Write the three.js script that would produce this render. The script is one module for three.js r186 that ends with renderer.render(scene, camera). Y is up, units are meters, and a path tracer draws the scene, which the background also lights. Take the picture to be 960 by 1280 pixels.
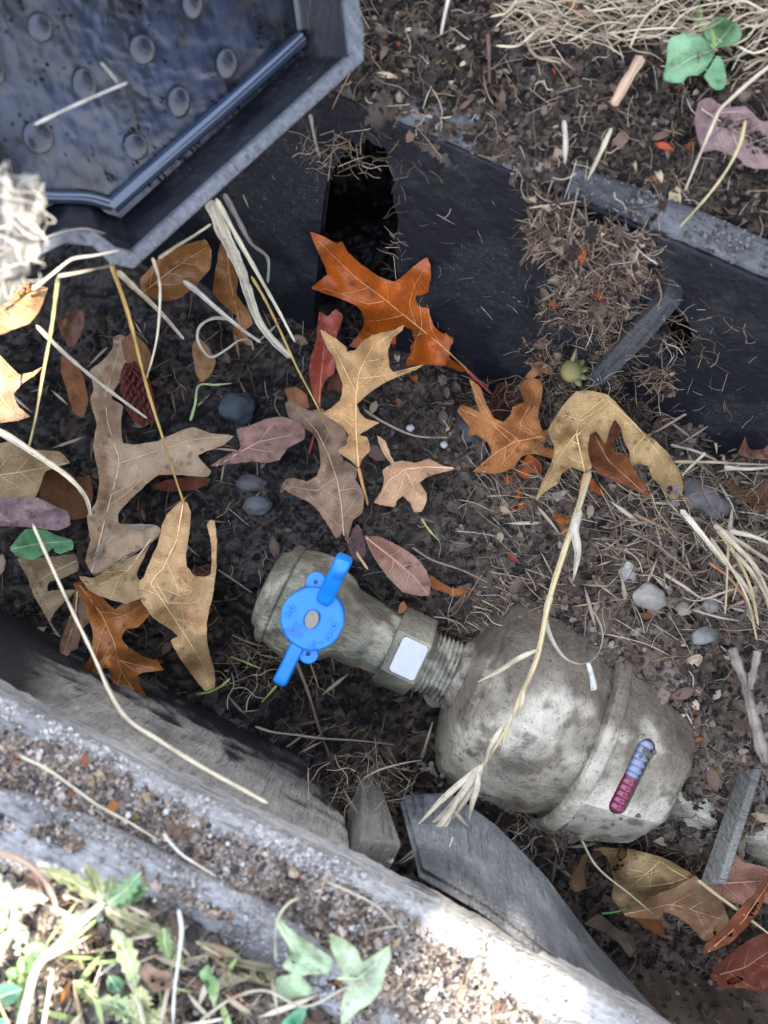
import * as THREE from 'three';
import { ImprovedNoise } from 'three/addons/math/ImprovedNoise.js';
import { mergeGeometries, mergeVertices, toCreasedNormals } from 'three/addons/utils/BufferGeometryUtils.js';
import { TextGeometry } from 'three/addons/geometries/TextGeometry.js';
import { FontLoader } from 'three/addons/loaders/FontLoader.js';
import { Brush, Evaluator, SUBTRACTION } from 'three-bvh-csg';

// ---------------------------------------------------------------- camera, sky, sun, exposure
const V3 = THREE.Vector3;
const F = 1065, CAM = 0.36;                       // focal length in photo pixels, camera height above the valve
const scene = new THREE.Scene();
const camera = new THREE.PerspectiveCamera(2 * Math.atan(640 / F) * 180 / Math.PI, 0.75, 0.01, 400);
camera.position.set(0, CAM, 0); camera.up.set(0, 0, -1); camera.lookAt(0, 0, 0);
camera.focus = 0.365; camera.userData.fStop = 8;
scene.add(camera);

const EXPOSURE = 3.75;
const SUN_DIR = new V3(0.56, 0.8, 0.03).normalize();
const sun = new THREE.DirectionalLight(new THREE.Color(1, 0.93, 0.82), 5);
sun.position.copy(SUN_DIR).multiplyScalar(4); sun.castShadow = true;
Object.assign(sun.shadow.camera, { left: -1.5, right: 1.5, top: 1.5, bottom: -1.5, near: 0.1, far: 9 });
sun.shadow.mapSize.set(4096, 4096); sun.shadow.radius = 1;
scene.add(sun, sun.target);
{
  const w = 128, h = 64, d = new Float32Array(w * h * 4), n = new ImprovedNoise();
  for (let j = 0; j < h; j++) for (let i = 0; i < w; i++) {
    const el = (j + 0.5) / h * Math.PI - Math.PI / 2, az = (i + 0.5) / w * Math.PI * 2, t = Math.max(0, Math.sin(el));
    const x = Math.cos(el) * Math.cos(az), y = Math.sin(el), z = Math.cos(el) * Math.sin(az);
    const c = Math.max(0, Math.min(1, 0.16 + 1.1 * (n.noise(x * 2.2, y * 3, z * 2.2) + 0.5 * n.noise(x * 5, y * 6, z * 5 + 9))));
    const k = (j * w + i) * 4, b = el < 0 ? 0.25 : 1;
    d[k] = b * (1.0 - 0.5 * t * (1 - c)); d[k + 1] = b * (0.98 - 0.29 * t * (1 - c)); d[k + 2] = b * (0.98 + 0.08 * t * (1 - c)); d[k + 3] = 1;
  }
  const tex = new THREE.DataTexture(d, w, h, THREE.RGBAFormat, THREE.FloatType);
  tex.mapping = THREE.EquirectangularReflectionMapping; tex.magFilter = tex.minFilter = THREE.LinearFilter; tex.needsUpdate = true;
  scene.background = tex; scene.environment = tex;
  scene.backgroundIntensity = scene.environmentIntensity = 1;
}
const renderer = new THREE.WebGLRenderer({ antialias: true });
renderer.toneMapping = THREE.LinearToneMapping; renderer.toneMappingExposure = EXPOSURE;
renderer.shadowMap.enabled = true;

// ---------------------------------------------------------------- helpers
let seed = 7;
const rnd = () => { seed = (seed + 0x6D2B79F5) | 0; let t = Math.imul(seed ^ (seed >>> 15), 1 | seed); t = (t + Math.imul(t ^ (t >>> 7), 61 | t)) ^ t; return ((t ^ (t >>> 14)) >>> 0) / 4294967296; };
const rr = (a, b) => a + (b - a) * rnd();
const clamp = (x, a = 0, b = 1) => Math.min(b, Math.max(a, x));
const sst = (a, b, x) => { const t = clamp((x - a) / (b - a)); return t * t * (3 - 2 * t); };
const lerp = (a, b, t) => a + (b - a) * t;
const mix3 = (a, b, t) => [lerp(a[0], b[0], t), lerp(a[1], b[1], t), lerp(a[2], b[2], t)];
const IN = new ImprovedNoise();
const noise = (x, y = 0, z = 0) => IN.noise(x + 100.37, y + 57.13, z + 33.71);
const fbm = (x, y, z, o = 4) => { let s = 0, a = 1, f = 1; for (let i = 0; i < o; i++) { s += a * noise(x * f, y * f, z * f); a *= 0.5; f *= 2.03; } return s; };
// the point seen at (px, py) of the 960 x 1280 picture that lies at height y
const P = (px, py, y) => { const d = CAM - y; return new V3((px - 480) / F * d, y, (py - 640) / F * d); };
const used = {};
const numbered = (n) => { used[n] = (used[n] ?? -1) + 1; return used[n] ? `${n}_${String(used[n]).padStart(3, '0')}` : n; };
function tag(o, label, category, group, kind) {
  if (label) o.userData.label = label;
  if (category) o.userData.category = category;
  if (group) o.userData.group = group;
  if (kind) o.userData.kind = kind;
  return o;
}
function mesh(name, geo, mat, parent = scene) {
  const m = new THREE.Mesh(geo, mat); m.name = parent === scene ? numbered(name) : name;
  m.castShadow = m.receiveShadow = true; parent.add(m); return m;
}
function thing(name, label, category, pos, group) {
  const g = new THREE.Group(); g.name = numbered(name); g.position.copy(pos); scene.add(g);
  return tag(g, label, category, group);
}
const off = (geo, o) => { geo.translate(-o.x, -o.y, -o.z); return geo; };
function gridGeo(nu, nv, fn, closeV = false) {           // fn(i/nu, j/nv) -> { p, uv?, c? }
  const pos = [], uv = [], col = [], idx = [];
  for (let i = 0; i <= nu; i++) for (let j = 0; j <= nv; j++) {
    const r = fn(i / nu, j / nv, i, j);
    pos.push(r.p.x, r.p.y, r.p.z); uv.push(...(r.uv ?? [r.p.x, r.p.z])); if (r.c) col.push(...r.c);
  }
  const n = nv + 1;
  for (let i = 0; i < nu; i++) for (let j = 0; j < nv; j++) { const a = i * n + j; idx.push(a, a + n, a + 1, a + 1, a + n, a + n + 1); }
  const g = new THREE.BufferGeometry();
  g.setAttribute('position', new THREE.Float32BufferAttribute(pos, 3)); g.setAttribute('uv', new THREE.Float32BufferAttribute(uv, 2));
  if (col.length) g.setAttribute('color', new THREE.Float32BufferAttribute(col, 3));
  g.setIndex(idx); g.computeVertexNormals();
  if (closeV) {                                         // weld the seam's normals
    const N = g.attributes.normal;
    for (let i = 0; i <= nu; i++) { const a = i * n, b = a + nv; const v = new V3(N.getX(a) + N.getX(b), N.getY(a) + N.getY(b), N.getZ(a) + N.getZ(b)).normalize(); N.setXYZ(a, v.x, v.y, v.z); N.setXYZ(b, v.x, v.y, v.z); }
  }
  return g;
}
const paint = (geo, fn) => { const p = geo.attributes.position, c = new Float32Array(p.count * 3); for (let i = 0; i < p.count; i++) { const r = fn(p.getX(i), p.getY(i), p.getZ(i), i); c.set(r, i * 3); } geo.setAttribute('color', new THREE.BufferAttribute(c, 3)); return geo; };
const idw = (ctl) => (x, y) => { let s = 0, w = 0; for (const [a, b, v] of ctl) { const k = 1 / Math.pow((x - a) ** 2 + (y - b) ** 2 + 60, 1.5); s += k * v; w += k; } return s / w; };
function polyAt(pts, t) {                                // point at fraction t (by length) of a polyline of arrays
  let L = 0; const l = []; for (let i = 1; i < pts.length; i++) { const d = Math.hypot(pts[i][0] - pts[i - 1][0], pts[i][1] - pts[i - 1][1]); l.push(d); L += d; }
  let q = t * L; for (let i = 0; i < l.length; i++) { if (q <= l[i] || i === l.length - 1) { const f = clamp(q / l[i]); return pts[i].map((v, k) => lerp(v, pts[i + 1][k], f)); } q -= l[i]; }
}

// ---------------------------------------------------------------- textures
function tex(n, fn, rep, srgb = false) {
  const d = new Uint8Array(n * n * 4);
  for (let j = 0; j < n; j++) for (let i = 0; i < n; i++) { const r = fn(i / n, j / n); const k = (j * n + i) * 4; for (let q = 0; q < 3; q++) d[k + q] = clamp(Array.isArray(r) ? r[q] : r) * 255; d[k + 3] = 255; }
  const t = new THREE.DataTexture(d, n, n); t.wrapS = t.wrapT = THREE.RepeatWrapping; t.magFilter = THREE.LinearFilter; t.minFilter = THREE.LinearMipmapLinearFilter; t.generateMipmaps = true;
  t.repeat.set(rep[0], rep[1]); if (srgb) t.colorSpace = THREE.SRGBColorSpace; t.needsUpdate = true; return t;
}
function tn(u, v, f, s = 0) {                            // tileable value noise, f cells a side
  const h = (x, y) => { let k = ((x % f + f) % f) * 374761393 + ((y % f + f) % f) * 668265263 + s * 1442695041; k = Math.imul(k ^ (k >>> 13), 1274126177); return ((k ^ (k >>> 16)) >>> 0) / 4294967296; };
  const x = u * f, y = v * f, i = Math.floor(x), j = Math.floor(y), a = x - i, b = y - j, p = a * a * (3 - 2 * a), q = b * b * (3 - 2 * b);
  return lerp(lerp(h(i, j), h(i + 1, j), p), lerp(h(i, j + 1), h(i + 1, j + 1), p), q);
}
const tfb = (u, v, f, o, s = 0) => { let r = 0, a = 0.5, n = 0; for (let k = 0; k < o; k++) { r += a * tn(u, v, f << k, s + k * 17); n += a; a *= 0.55; } return r / n; };
function cells(u, v, f, s = 0) {                         // distance to the nearest and second nearest cell point
  let a = 9, b = 9; const x = u * f, y = v * f, i0 = Math.floor(x), j0 = Math.floor(y);
  for (let i = i0 - 1; i <= i0 + 1; i++) for (let j = j0 - 1; j <= j0 + 1; j++) {
    const px = i + tn((((i % f) + f) % f) / f, (((j % f) + f) % f) / f, f, s + 3), py = j + tn((((i % f) + f) % f) / f, (((j % f) + f) % f) / f, f, s + 4), d = Math.hypot(px - x, py - y);
    if (d < a) { b = a; a = d; } else if (d < b) b = d;
  }
  return [a, b];
}
const T = {};
T.grain = tex(512, (u, v) => 0.15 + 0.75 * tfb(u, v, 24, 5), [14, 14]);
T.soilMap = tex(512, (u, v) => { const g = tfb(u, v, 16, 5, 5), s = tn(u, v, 210, 9); return 0.42 + 0.75 * (g - 0.2) + (s > 0.93 ? 0.3 : 0); }, [9, 9]);
T.leafMap = tex(512, (u, v) => { const c = cells(u, v, 34), c2 = cells(u, v, 12, 8); const net = 1 - sst(0, 0.14, c[1] - c[0]), net2 = 1 - sst(0, 0.08, c2[1] - c2[0]); const sp = tn(u, v, 64, 3) > 0.9 ? -0.18 : 0; return 0.72 + 0.3 * (tfb(u, v, 8, 5, 2) - 0.5) + 0.16 * net + 0.2 * net2 - 0.1 * (1 - net) * tn(u, v, 150, 4) + sp * tn(u, v, 7, 6); }, [26, 26]);
T.leafBump = tex(512, (u, v) => { const c = cells(u, v, 34), c2 = cells(u, v, 12, 8); return 0.5 + 0.25 * (1 - sst(0, 0.2, c[1] - c[0])) + 0.25 * (1 - sst(0, 0.15, c2[1] - c2[0])) - 0.2 * tn(u, v, 40, 2); }, [26, 26]);
T.streak = tex(256, (u, v) => 0.3 + 0.95 * tfb(u, v * 0.12, 12, 4, 4) + 0.25 * (tn(u, v, 40, 2) - 0.5) - (tn(u, v, 24, 6) > 0.86 ? 0.25 : 0), [1, 1]);
T.streakB = tex(256, (u, v) => tfb(u, v * 0.08, 24, 3, 8), [1, 1]);
T.dust = tex(1024, (u, v) => { const g = tfb(u, v, 6, 5, 1), s = tn(u, v, 300, 2), q = tn(u, v, 130, 3), m = sst(0.42, 0.62, g); const sp = (s > 0.93 ? 0.5 : 0) * m * tn(u, v, 40, 8) + (q > 0.955 ? 0.4 : 0) * m * m; const fine = tfb(u, v, 90, 3, 9); return [0.006 + 0.008 * m * fine * 2 + 0.3 * sp, 0.0065 + 0.008 * m * fine * 2 + sp * 0.29, 0.0085 + 0.009 * m * fine * 2 + sp * 0.28]; }, [7, 7]);
T.weather = tex(1024, (u, v) => { const st = tfb(u, v * 0.06, 40, 4, 3), g = tfb(u, v, 8, 5, 6), f = tn(u, v * 0.1, 220, 7); const k = 0.3 * st + 0.7 * (0.5 * g + 0.5 * tfb(u, v, 60, 3, 11)); const crack = tn(u, v * 0.05, 90, 4) > 0.87 ? -0.16 : 0; return 0.28 + 0.75 * (k - 0.25) + 0.18 * (f - 0.5) + crack; }, [13, 13]);
T.brass = tex(1024, (u, v) => { const g = tfb(u, v, 9, 6, 2), p = tn(u, v, 180, 5), q = tn(u, v, 70, 8); return 0.62 + 0.55 * (g - 0.5) + (p > 0.88 ? -0.25 : p < 0.06 ? 0.25 : 0) + (q > 0.9 ? -0.15 : 0); }, [11, 11]);
T.grime = tex(512, (u, v) => { const g = tfb(u, v, 10, 5, 3), s = tn(u, v, 170, 5) > 0.955 ? 0.45 : 0, w = tn(u, v * 0.2, 150, 8) > 0.93 ? 0.18 : 0; return 1 - 0.35 * sst(0.6, 0.8, g) - s + w * 0.2; }, [16, 16]);
T.brassB = tex(512, (u, v) => 0.2 + 0.6 * tfb(u, v, 40, 4, 2) + (tn(u, v, 90, 5) > 0.88 ? -0.3 : 0), [14, 14]);

const std = (o) => new THREE.MeshStandardMaterial(o), phy = (o) => new THREE.MeshPhysicalMaterial(o);
const M = {
  soil: phy({ vertexColors: true, map: T.soilMap, bumpMap: T.grain, bumpScale: 0.0011, roughness: 0.86, specularIntensity: 0.35 }),
  soilWet: phy({ vertexColors: true, map: T.soilMap, bumpMap: T.grain, bumpScale: 0.0011, roughness: 0.6, specularIntensity: 0.5, clearcoat: 0.12, clearcoatRoughness: 0.3 }),
  wetCrumb: phy({ color: 0xffffff, roughness: 0.65, specularIntensity: 0.55 }),
  crumb: phy({ color: 0xffffff, roughness: 0.9, specularIntensity: 0.3 }),
  fibre: phy({ color: 0xffffff, roughness: 0.75, specularIntensity: 0.4 }),
  leaf: phy({ vertexColors: true, map: T.leafMap, bumpMap: T.leafBump, bumpScale: 0.0009, roughness: 0.6, specularIntensity: 0.45 }),
  leafGloss: phy({ vertexColors: true, map: T.leafMap, bumpMap: T.leafBump, bumpScale: 0.0004, roughness: 0.42, specularIntensity: 0.7, clearcoat: 0.12, clearcoatRoughness: 0.25 }),
  vein: std({ vertexColors: true, roughness: 0.6 }),
  straw: std({ vertexColors: true, map: T.streak, bumpMap: T.streakB, bumpScale: 0.0003, roughness: 0.55 }),
  dark: phy({ color: 0xffffff, map: T.dust, bumpMap: T.grain, bumpScale: 0.0009, roughness: 0.62, specularIntensity: 0.6 }),
  lid: phy({ color: 0xffffff, map: T.dust, bumpMap: T.grain, bumpScale: 0.00035, roughness: 0.36, clearcoat: 0.6, clearcoatRoughness: 0.2 }),
  lidMudSkyTint: phy({ vertexColors: true, map: T.soilMap, bumpMap: T.grain, bumpScale: 0.0003, roughness: 0.5, roughnessMap: T.grain, specularIntensity: 0.7, clearcoat: 0.55, clearcoatRoughness: 0.22 }),
  stud: phy({ color: new THREE.Color(0.018, 0.03, 0.06), roughness: 0.25, clearcoat: 1, clearcoatRoughness: 0.12 }),
  grey: std({ vertexColors: true, map: T.weather, bumpMap: T.weather, bumpScale: 0.0022, roughness: 0.75 }),
  brass: std({ vertexColors: true, map: T.brass, bumpMap: T.brassB, bumpScale: 0.0012, roughness: 0.62, metalness: 0.12 }),
  brassShine: std({ color: new THREE.Color(0.42, 0.41, 0.39), roughness: 0.42, metalness: 0.8, bumpMap: T.grain, bumpScale: 0.00035 }),
  blue: phy({ color: new THREE.Color(0.001, 0.17, 0.54), map: T.grime, roughness: 0.36, clearcoat: 0.12, clearcoatRoughness: 0.25, bumpMap: T.grain, bumpScale: 0.00014 }),
  stem: std({ color: new THREE.Color(0.52, 0.47, 0.42), roughness: 0.4, metalness: 0.45, bumpMap: T.grain, bumpScale: 0.0006 }),
  stone: std({ vertexColors: true, map: T.soilMap, bumpMap: T.grain, bumpScale: 0.0006, roughness: 0.8 }),
  greenLeaf: phy({ vertexColors: true, map: T.leafMap, bumpMap: T.leafBump, bumpScale: 0.00015, roughness: 0.5 }),
};
// ---------------------------------------------------------------- ground outside the box
const HX = 0.23, HZ0 = -0.22, HZ1 = 0.25;
const gradeY = (z) => lerp(0.061, 0.092, clamp((z + 0.12) / 0.22));
{
  const rim = []; const N = 40;
  for (let i = 0; i < N; i++) rim.push([lerp(-HX, HX, i / N), HZ0]); for (let i = 0; i < N; i++) rim.push([HX, lerp(HZ0, HZ1, i / N)]);
  for (let i = 0; i < N; i++) rim.push([lerp(HX, -HX, i / N), HZ1]); for (let i = 0; i <= N; i++) rim.push([-HX, lerp(HZ1, HZ0, i / N)]);
  const K = [0.99, 1.2, 1.6, 2.5, 5, 12, 40, 150, 700];
  const g = gridGeo(K.length - 1, rim.length - 1, (a, b, i, j) => { const x = rim[j][0] * K[i], z = rim[j][1] * K[i]; const y = gradeY(z) + (i > 0 && i < 6 ? 0.012 * noise(x * 7, z * 7) : 0) - 0.004; return { p: new V3(x, y, z), c: mix3([0.075, 0.085, 0.035], [0.16, 0.13, 0.07], sst(-0.3, 0.4, noise(x * 4, z * 4, 3))) }; });
  tag(mesh('ground', g, M.soil), 'dark soil and worn grass of the yard around the open box', 'ground', null, 'structure');
}
// rim lines of the box, extended past the frame
const UP_IN = [[-260, -60, .06], [380, 98, .06], [450, 132, .06], [700, 242, .06], [850, 305, .06], [980, 358, .06], [1400, 540, .06]].map((a) => P(...a));
const LO_OUT = [[-420, 1010, .093], [-60, 1062, .093], [0, 1075, .093], [100, 1096, .093], [170, 1104, .093], [240, 1142, .093], [330, 1206, .093], [480, 1300, .093], [760, 1480, .093]].map((a) => P(...a));
function side(poly, x, z) {                               // signed distance: positive on the left of the direction of travel
  let best = 9, sg = 1;
  for (let i = 1; i < poly.length; i++) {
    const a = poly[i - 1], b = poly[i], dx = b.x - a.x, dz = b.z - a.z, t = clamp(((x - a.x) * dx + (z - a.z) * dz) / (dx * dx + dz * dz));
    const ex = x - a.x - dx * t, ez = z - a.z - dz * t, d = Math.hypot(ex, ez); if (d < best) { best = d; sg = dx * ez - dz * ex > 0 ? -1 : 1; }
  }
  return best * sg;
}
function clods(x, z, s = 0) {                             // rough crumbly relief in metres
  const a = fbm(x * 38, z * 38, s, 3) * 0.005, r = (0.55 - Math.abs(fbm(x * 110, s + 4, z * 110, 3))) * 0.0036, f = noise(x * 420, z * 420, s) * 0.0011 + noise(x * 900, z * 900, s) * 0.0005;
  return a + r + f;
}
function sheet(x0, x1, z0, z1, step, fy, fc, keep) {
  const nx = Math.round((x1 - x0) / step), nz = Math.round((z1 - z0) / step), pos = [], uv = [], col = [], idx = [], id = new Int32Array((nx + 1) * (nz + 1)).fill(-1);
  for (let i = 0; i <= nx; i++) for (let j = 0; j <= nz; j++) {
    const x = lerp(x0, x1, i / nx), z = lerp(z0, z1, j / nz); if (keep && !keep(x, z)) continue;
    id[i * (nz + 1) + j] = pos.length / 3; const y = fy(x, z); pos.push(x, y, z); uv.push(x, z); col.push(...fc(x, z, y));
  }
  const at = (i, j) => id[i * (nz + 1) + j];
  for (let i = 0; i < nx; i++) for (let j = 0; j < nz; j++) { const a = at(i, j), b = at(i + 1, j), c = at(i, j + 1), d = at(i + 1, j + 1); if (a >= 0 && b >= 0 && c >= 0) idx.push(a, c, b); if (b >= 0 && c >= 0 && d >= 0) idx.push(b, c, d); }
  const g = new THREE.BufferGeometry(); g.setAttribute('position', new THREE.Float32BufferAttribute(pos, 3)); g.setAttribute('uv', new THREE.Float32BufferAttribute(uv, 2)); g.setAttribute('color', new THREE.Float32BufferAttribute(col, 3)); g.setIndex(idx); g.computeVertexNormals(); return g;
}
const pitCtl = [[80,430,-.07],[20,520,-.055],[150,560,-.06],[60,650,-.055],[100,800,-.05],[250,780,-.055],[300,620,-.05],[250,450,-.062],[300,380,-.07],[450,380,-.075],[520,480,-.052],[480,560,-.046],[560,560,-.046],[560,650,-.042],[640,700,-.036],[720,680,-.032],[620,480,-.064],[760,560,-.038],[880,560,-.038],[900,650,-.024],[820,760,-.016],[900,850,-.016],[940,750,-.012],[920,1060,-.01],[400,900,-.062],[450,960,-.072],[300,850,-.058],[530,900,-.06],[520,1010,-.085],[600,1050,-.085],[700,1110,-.075],[780,1200,-.055],[900,1220,-.05],[320,730,-.044],[450,680,-.042],[690,762,-.008],[740,792,-.002],[800,832,.001],[850,872,.002],[876,920,-.002],[880,980,-.001],[860,1040,-.008],[800,1088,-.05],[745,1100,-.065],[860,1120,-.035],[930,1010,.003],[950,960,.002],[740,480,-.03],[800,500,-.022],[880,530,-.018],[950,520,-.012],[700,490,-.036],[700,240,-.07],[450,220,-.085],[200,1000,-.06],[200,300,-.07]].map(([a, b, y]) => { const p = P(a, b, y); return [p.x * 1000, p.z * 1000, y]; });
const pitBase = idw(pitCtl);
function pitY(x, z) {
  const e = Math.max(sst(HX - 0.022, HX, Math.abs(x)), sst(HZ1 - 0.03, HZ1 - 0.008, z), sst(-HZ0 - 0.03, -HZ0 - 0.008, -z));
  return lerp(pitBase(x * 1000, z * 1000) + clods(x, z, 1), gradeY(z) - 0.012, e);
}
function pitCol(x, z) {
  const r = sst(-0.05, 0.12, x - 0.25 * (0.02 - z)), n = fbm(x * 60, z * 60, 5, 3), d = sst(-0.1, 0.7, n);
  const wet = [0.007, 0.0068, 0.008], dry = [0.15, 0.1, 0.068]; let c = mix3(wet, dry, clamp(r * 0.85 + 0.2 + 0.3 * n)); c = mix3(c, [0.27, 0.2, 0.145], d * r * 0.6); c = mix3(c, mix3([0.16, 0.115, 0.082], [0.3, 0.235, 0.18], d), 0.75 * sst(0.05, 0.13, x + 0.3 * (z - 0.05) + 0.02 * n) * sst(-0.06, 0.0, z)); const far = sst(-0.075, -0.1, z - 0.35 * x); return c.map((v) => v * (1 - 0.8 * far));  // far: soil behind the upper wall painted darker, as cavity shade
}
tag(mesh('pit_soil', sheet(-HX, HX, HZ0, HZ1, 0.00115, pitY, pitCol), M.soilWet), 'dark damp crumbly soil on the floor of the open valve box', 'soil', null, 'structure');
function upY(x, z) {
  const s = side(UP_IN, x, z), ex = sst(0.055, 0.085, x) * (1 - sst(0.012, 0.02, s)) * 0.006 + sst(0.02, 0.03, x) * (1 - sst(0.045, 0.055, x)) * (1 - sst(0.008, 0.016, s)) * 0.003;
  return 0.0625 + 0.02 * clamp(s * 3) * 0.5 + clods(x, z, 7) * 1.1 - ex - 0.012 * (1 - sst(-0.006, 0.004, s)) - 0.008 * sst(0.19, 0.23, Math.abs(x));
}
const upKeep = (x, z) => side(UP_IN, x, z) > -0.003 + 0.006 * noise(x * 90, z * 90, 3) + 0.003 * noise(x * 300, z * 300);
const upCol = (x, z) => { const n = fbm(x * 70, z * 70, 2, 4); let c = mix3([0.018, 0.015, 0.014], [0.11, 0.09, 0.078], sst(-0.35, 0.6, n)); return mix3(c, [0.13, 0.115, 0.1], sst(0.2, 0.8, noise(x * 45, z * 45, 8)) * 0.7); };
tag(mesh('upper_soil', sheet(-HX, HX, HZ0, 0.0, 0.00095, upY, upCol, upKeep), M.soil), 'dark crumbly topsoil above the black upper wall of the box', 'soil', null, 'structure');
function lawnY(x, z) { const s = -side(LO_OUT, x, z); return 0.0915 + clods(x, z, 12) * 1.2 - 0.01 * (1 - sst(-0.004, 0.004, s)); }
const lawnCol = (x, z) => { const n = fbm(x * 60, z * 60, 4, 4); return mix3([0.09, 0.075, 0.06], [0.4, 0.36, 0.31], sst(-0.45, 0.6, n)); };
tag(mesh('lawn_soil', sheet(-HX, HX, 0.08, HZ1, 0.00105, lawnY, lawnCol, (x, z) => -side(LO_OUT, x, z) > -0.004), M.soil), 'pale grey soil under the weeds below the lower rim', 'soil', null, 'structure');

// ---------------------------------------------------------------- the box
const box = thing('valve_box', 'weathered black plastic valve box sunk in the soil, its walls around the brass valve', 'valve box', P(480, 640, -0.05));
const B0 = box.position;
const addTo = (root, name, geo, mat) => mesh(name, off(geo, root.position), mat, root);
const greyCol = (base, x, y, z, k = 0) => { const n = fbm(x * 50, y * 50, z * 50 + k, 4), m = fbm(x * 16, y * 16, z * 16 + 7 + k, 3); return mix3(mix3(base, [base[0] * 0.45, base[1] * 0.45, base[2] * 0.46], sst(-0.1, 0.6, m)), [base[0] * 1.5, base[1] * 1.45, base[2] * 1.4], sst(0.0, 0.8, n) * 0.6); };
// a plate in the plane of three points, outlined by where picture rays meet that plane
function plane3(a, b, c) {
  const U = b.clone().sub(a).normalize(), N = U.clone().cross(c.clone().sub(a)).normalize(), V = N.clone().cross(U); if (N.dot(new V3(0, CAM, 0).sub(a)) < 0) { N.negate(); V.negate(); }
  const hit = (px, py) => { const d = new V3((px - 480) / F, -1, (py - 640) / F), o = new V3(0, CAM, 0); const t = a.clone().sub(o).dot(N) / d.dot(N); return o.addScaledVector(d, t); };
  const uv = (px, py) => { const q = hit(px, py).sub(a); return new THREE.Vector2(q.dot(U), q.dot(V)); };
  const m = new THREE.Matrix4().makeBasis(U, V, N).setPosition(a);
  return { U, V, N, a, hit, uv, m };
}
function plate(pl, outline, holes, thick, lift = 0, bevel = 0.0008) {
  const sh = new THREE.Shape(outline.map(([x, y]) => pl.uv(x, y)));
  for (const h of holes) sh.holes.push(new THREE.Path(new THREE.CatmullRomCurve3(h.map(([x, y]) => { const q = pl.uv(x, y); return new V3(q.x, q.y, 0); }), true, 'catmullrom', 0.4).getPoints(60).slice(0, -1).map((v) => new THREE.Vector2(v.x, v.y))));
  const g = new THREE.ExtrudeGeometry(sh, { depth: thick, bevelEnabled: bevel > 0, bevelSize: bevel, bevelThickness: bevel, bevelSegments: 2, steps: 1 });
  g.translate(0, 0, lift - thick); return g.applyMatrix4(pl.m);
}
const toGrey = (g, base, k) => paint(g, (x, y, z) => greyCol(base, x, y, z, k));
// upper wall, leaning inward
const UW = plane3(P(430, 122, .06), P(980, 362, .06), P(560, 472, -.058));
addTo(box, 'upper_wall', plate(UW, [[200, 20], [300, 62], [380, 100], [430, 124], [700, 243], [850, 307], [1010, 377], [1010, 560], [900, 566], [800, 530], [640, 502], [560, 500], [480, 520], [380, 520], [250, 470], [150, 400]],
  [[[432, 190], [441, 176], [450, 182], [459, 170], [468, 179], [483, 184], [486, 204], [495, 222], [492, 246], [499, 275], [494, 300], [497, 330], [496, 420], [490, 480], [450, 490], [405, 480], [394, 400], [398, 330], [402, 280], [410, 225]], [[824, 384], [842, 384], [862, 404], [866, 432], [850, 446], [832, 438]]], 0.004), M.dark);
addTo(box, 'wall_rib', toGrey(plate(UW, [[742, 456], [758, 462], [812, 408], [852, 360], [838, 350], [794, 396]], [], 0.009, 0.0085), [0.1, 0.1, 0.105], 2), M.grey);
addTo(box, 'wall_rib', plate(UW, [[700, 452], [728, 444], [800, 372], [770, 362]], [], 0.004, 0.004), M.dark);
// lower wall: dark left half, grey rib, bowed grey right half
const LW = plane3(P(0, 872, .083), P(830, 1282, .083), P(300, 905, -.06));
{
  const g = gridGeo(150, 40, (a, b) => { const r = polyAt([[-60, 838], [0, 868], [200, 966], [436, 1078]], a), q = polyAt([[-60, 730], [60, 790], [200, 840], [300, 880], [386, 960], [430, 1020]], a); const p = LW.hit(lerp(r[0], q[0], b), lerp(r[1], q[1], b)); const n = fbm(p.x * 60, p.y * 60, p.z * 60, 4), w = 1 - sst(0.55, 0.85, b + 0.45 * n + 0.25 * noise(a * 9, 2)); p.addScaledVector(LW.N, 0.0008 * n + 0.0012 * w); return { p, c: mix3([0.016, 0.016, 0.018], greyCol([0.5, 0.47, 0.42], p.x, p.y, p.z, 3), w * sst(0.16, 0.3, a)), uv: [p.x * 0.9 + p.z * 0.42, p.y + p.z] }; });
  addTo(box, 'lower_wall', g, M.grey); const g2 = g.clone(); g2.translate(-0.0005, 0, 0.005); mesh('wall_back', g2, M.grey, box);
}
addTo(box, 'wall_rib', toGrey(plate(LW, [[438, 1076], [446, 995], [462, 986], [486, 1078]], [], 0.012, 0.007, 0.0012), [0.36, 0.34, 0.3], 5), M.grey);
{
  const g = gridGeo(40, 26, (a, b) => {                    // bowed, weathered plate: its lower edge is cut along a curve
    const top = polyAt([[524, 1096], [600, 1140], [700, 1215], [840, 1300]], a), bot = polyAt([[500, 1002], [560, 998], [618, 1040], [680, 1104], [744, 1190], [840, 1296]], a);
    const x = lerp(top[0], bot[0], b), y = lerp(top[1], bot[1], b), yy = 0.08 - 0.075 * b * (1 - 0.3 * a) + 0.004 * Math.sin(b * 3) + 0.0015 * fbm(a * 5, b * 3, 2, 3); const p = P(x, y, yy);
    return { p, c: greyCol([0.34, 0.35, 0.36], p.x, p.y, p.z, 9), uv: [p.x * 0.9 + p.z * 0.42, (p.z * 0.9 - p.x * 0.42) + p.y] };
  });
  addTo(box, 'lower_wall', g, M.grey);
  const g2 = g.clone(); g2.translate(0.0015, -0.0045, -0.001); mesh('wall_back', g2, M.grey, box);
}
addTo(box, 'bottom_flange', toGrey(plate(plane3(P(660, 1170, .0), P(800, 1310, .02), P(720, 1165, -.012)), [[655, 1158], [690, 1160], [880, 1320], [790, 1320]], [], 0.005, 0, 0.0012), [0.075, 0.085, 0.07], 12), M.grey);
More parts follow.
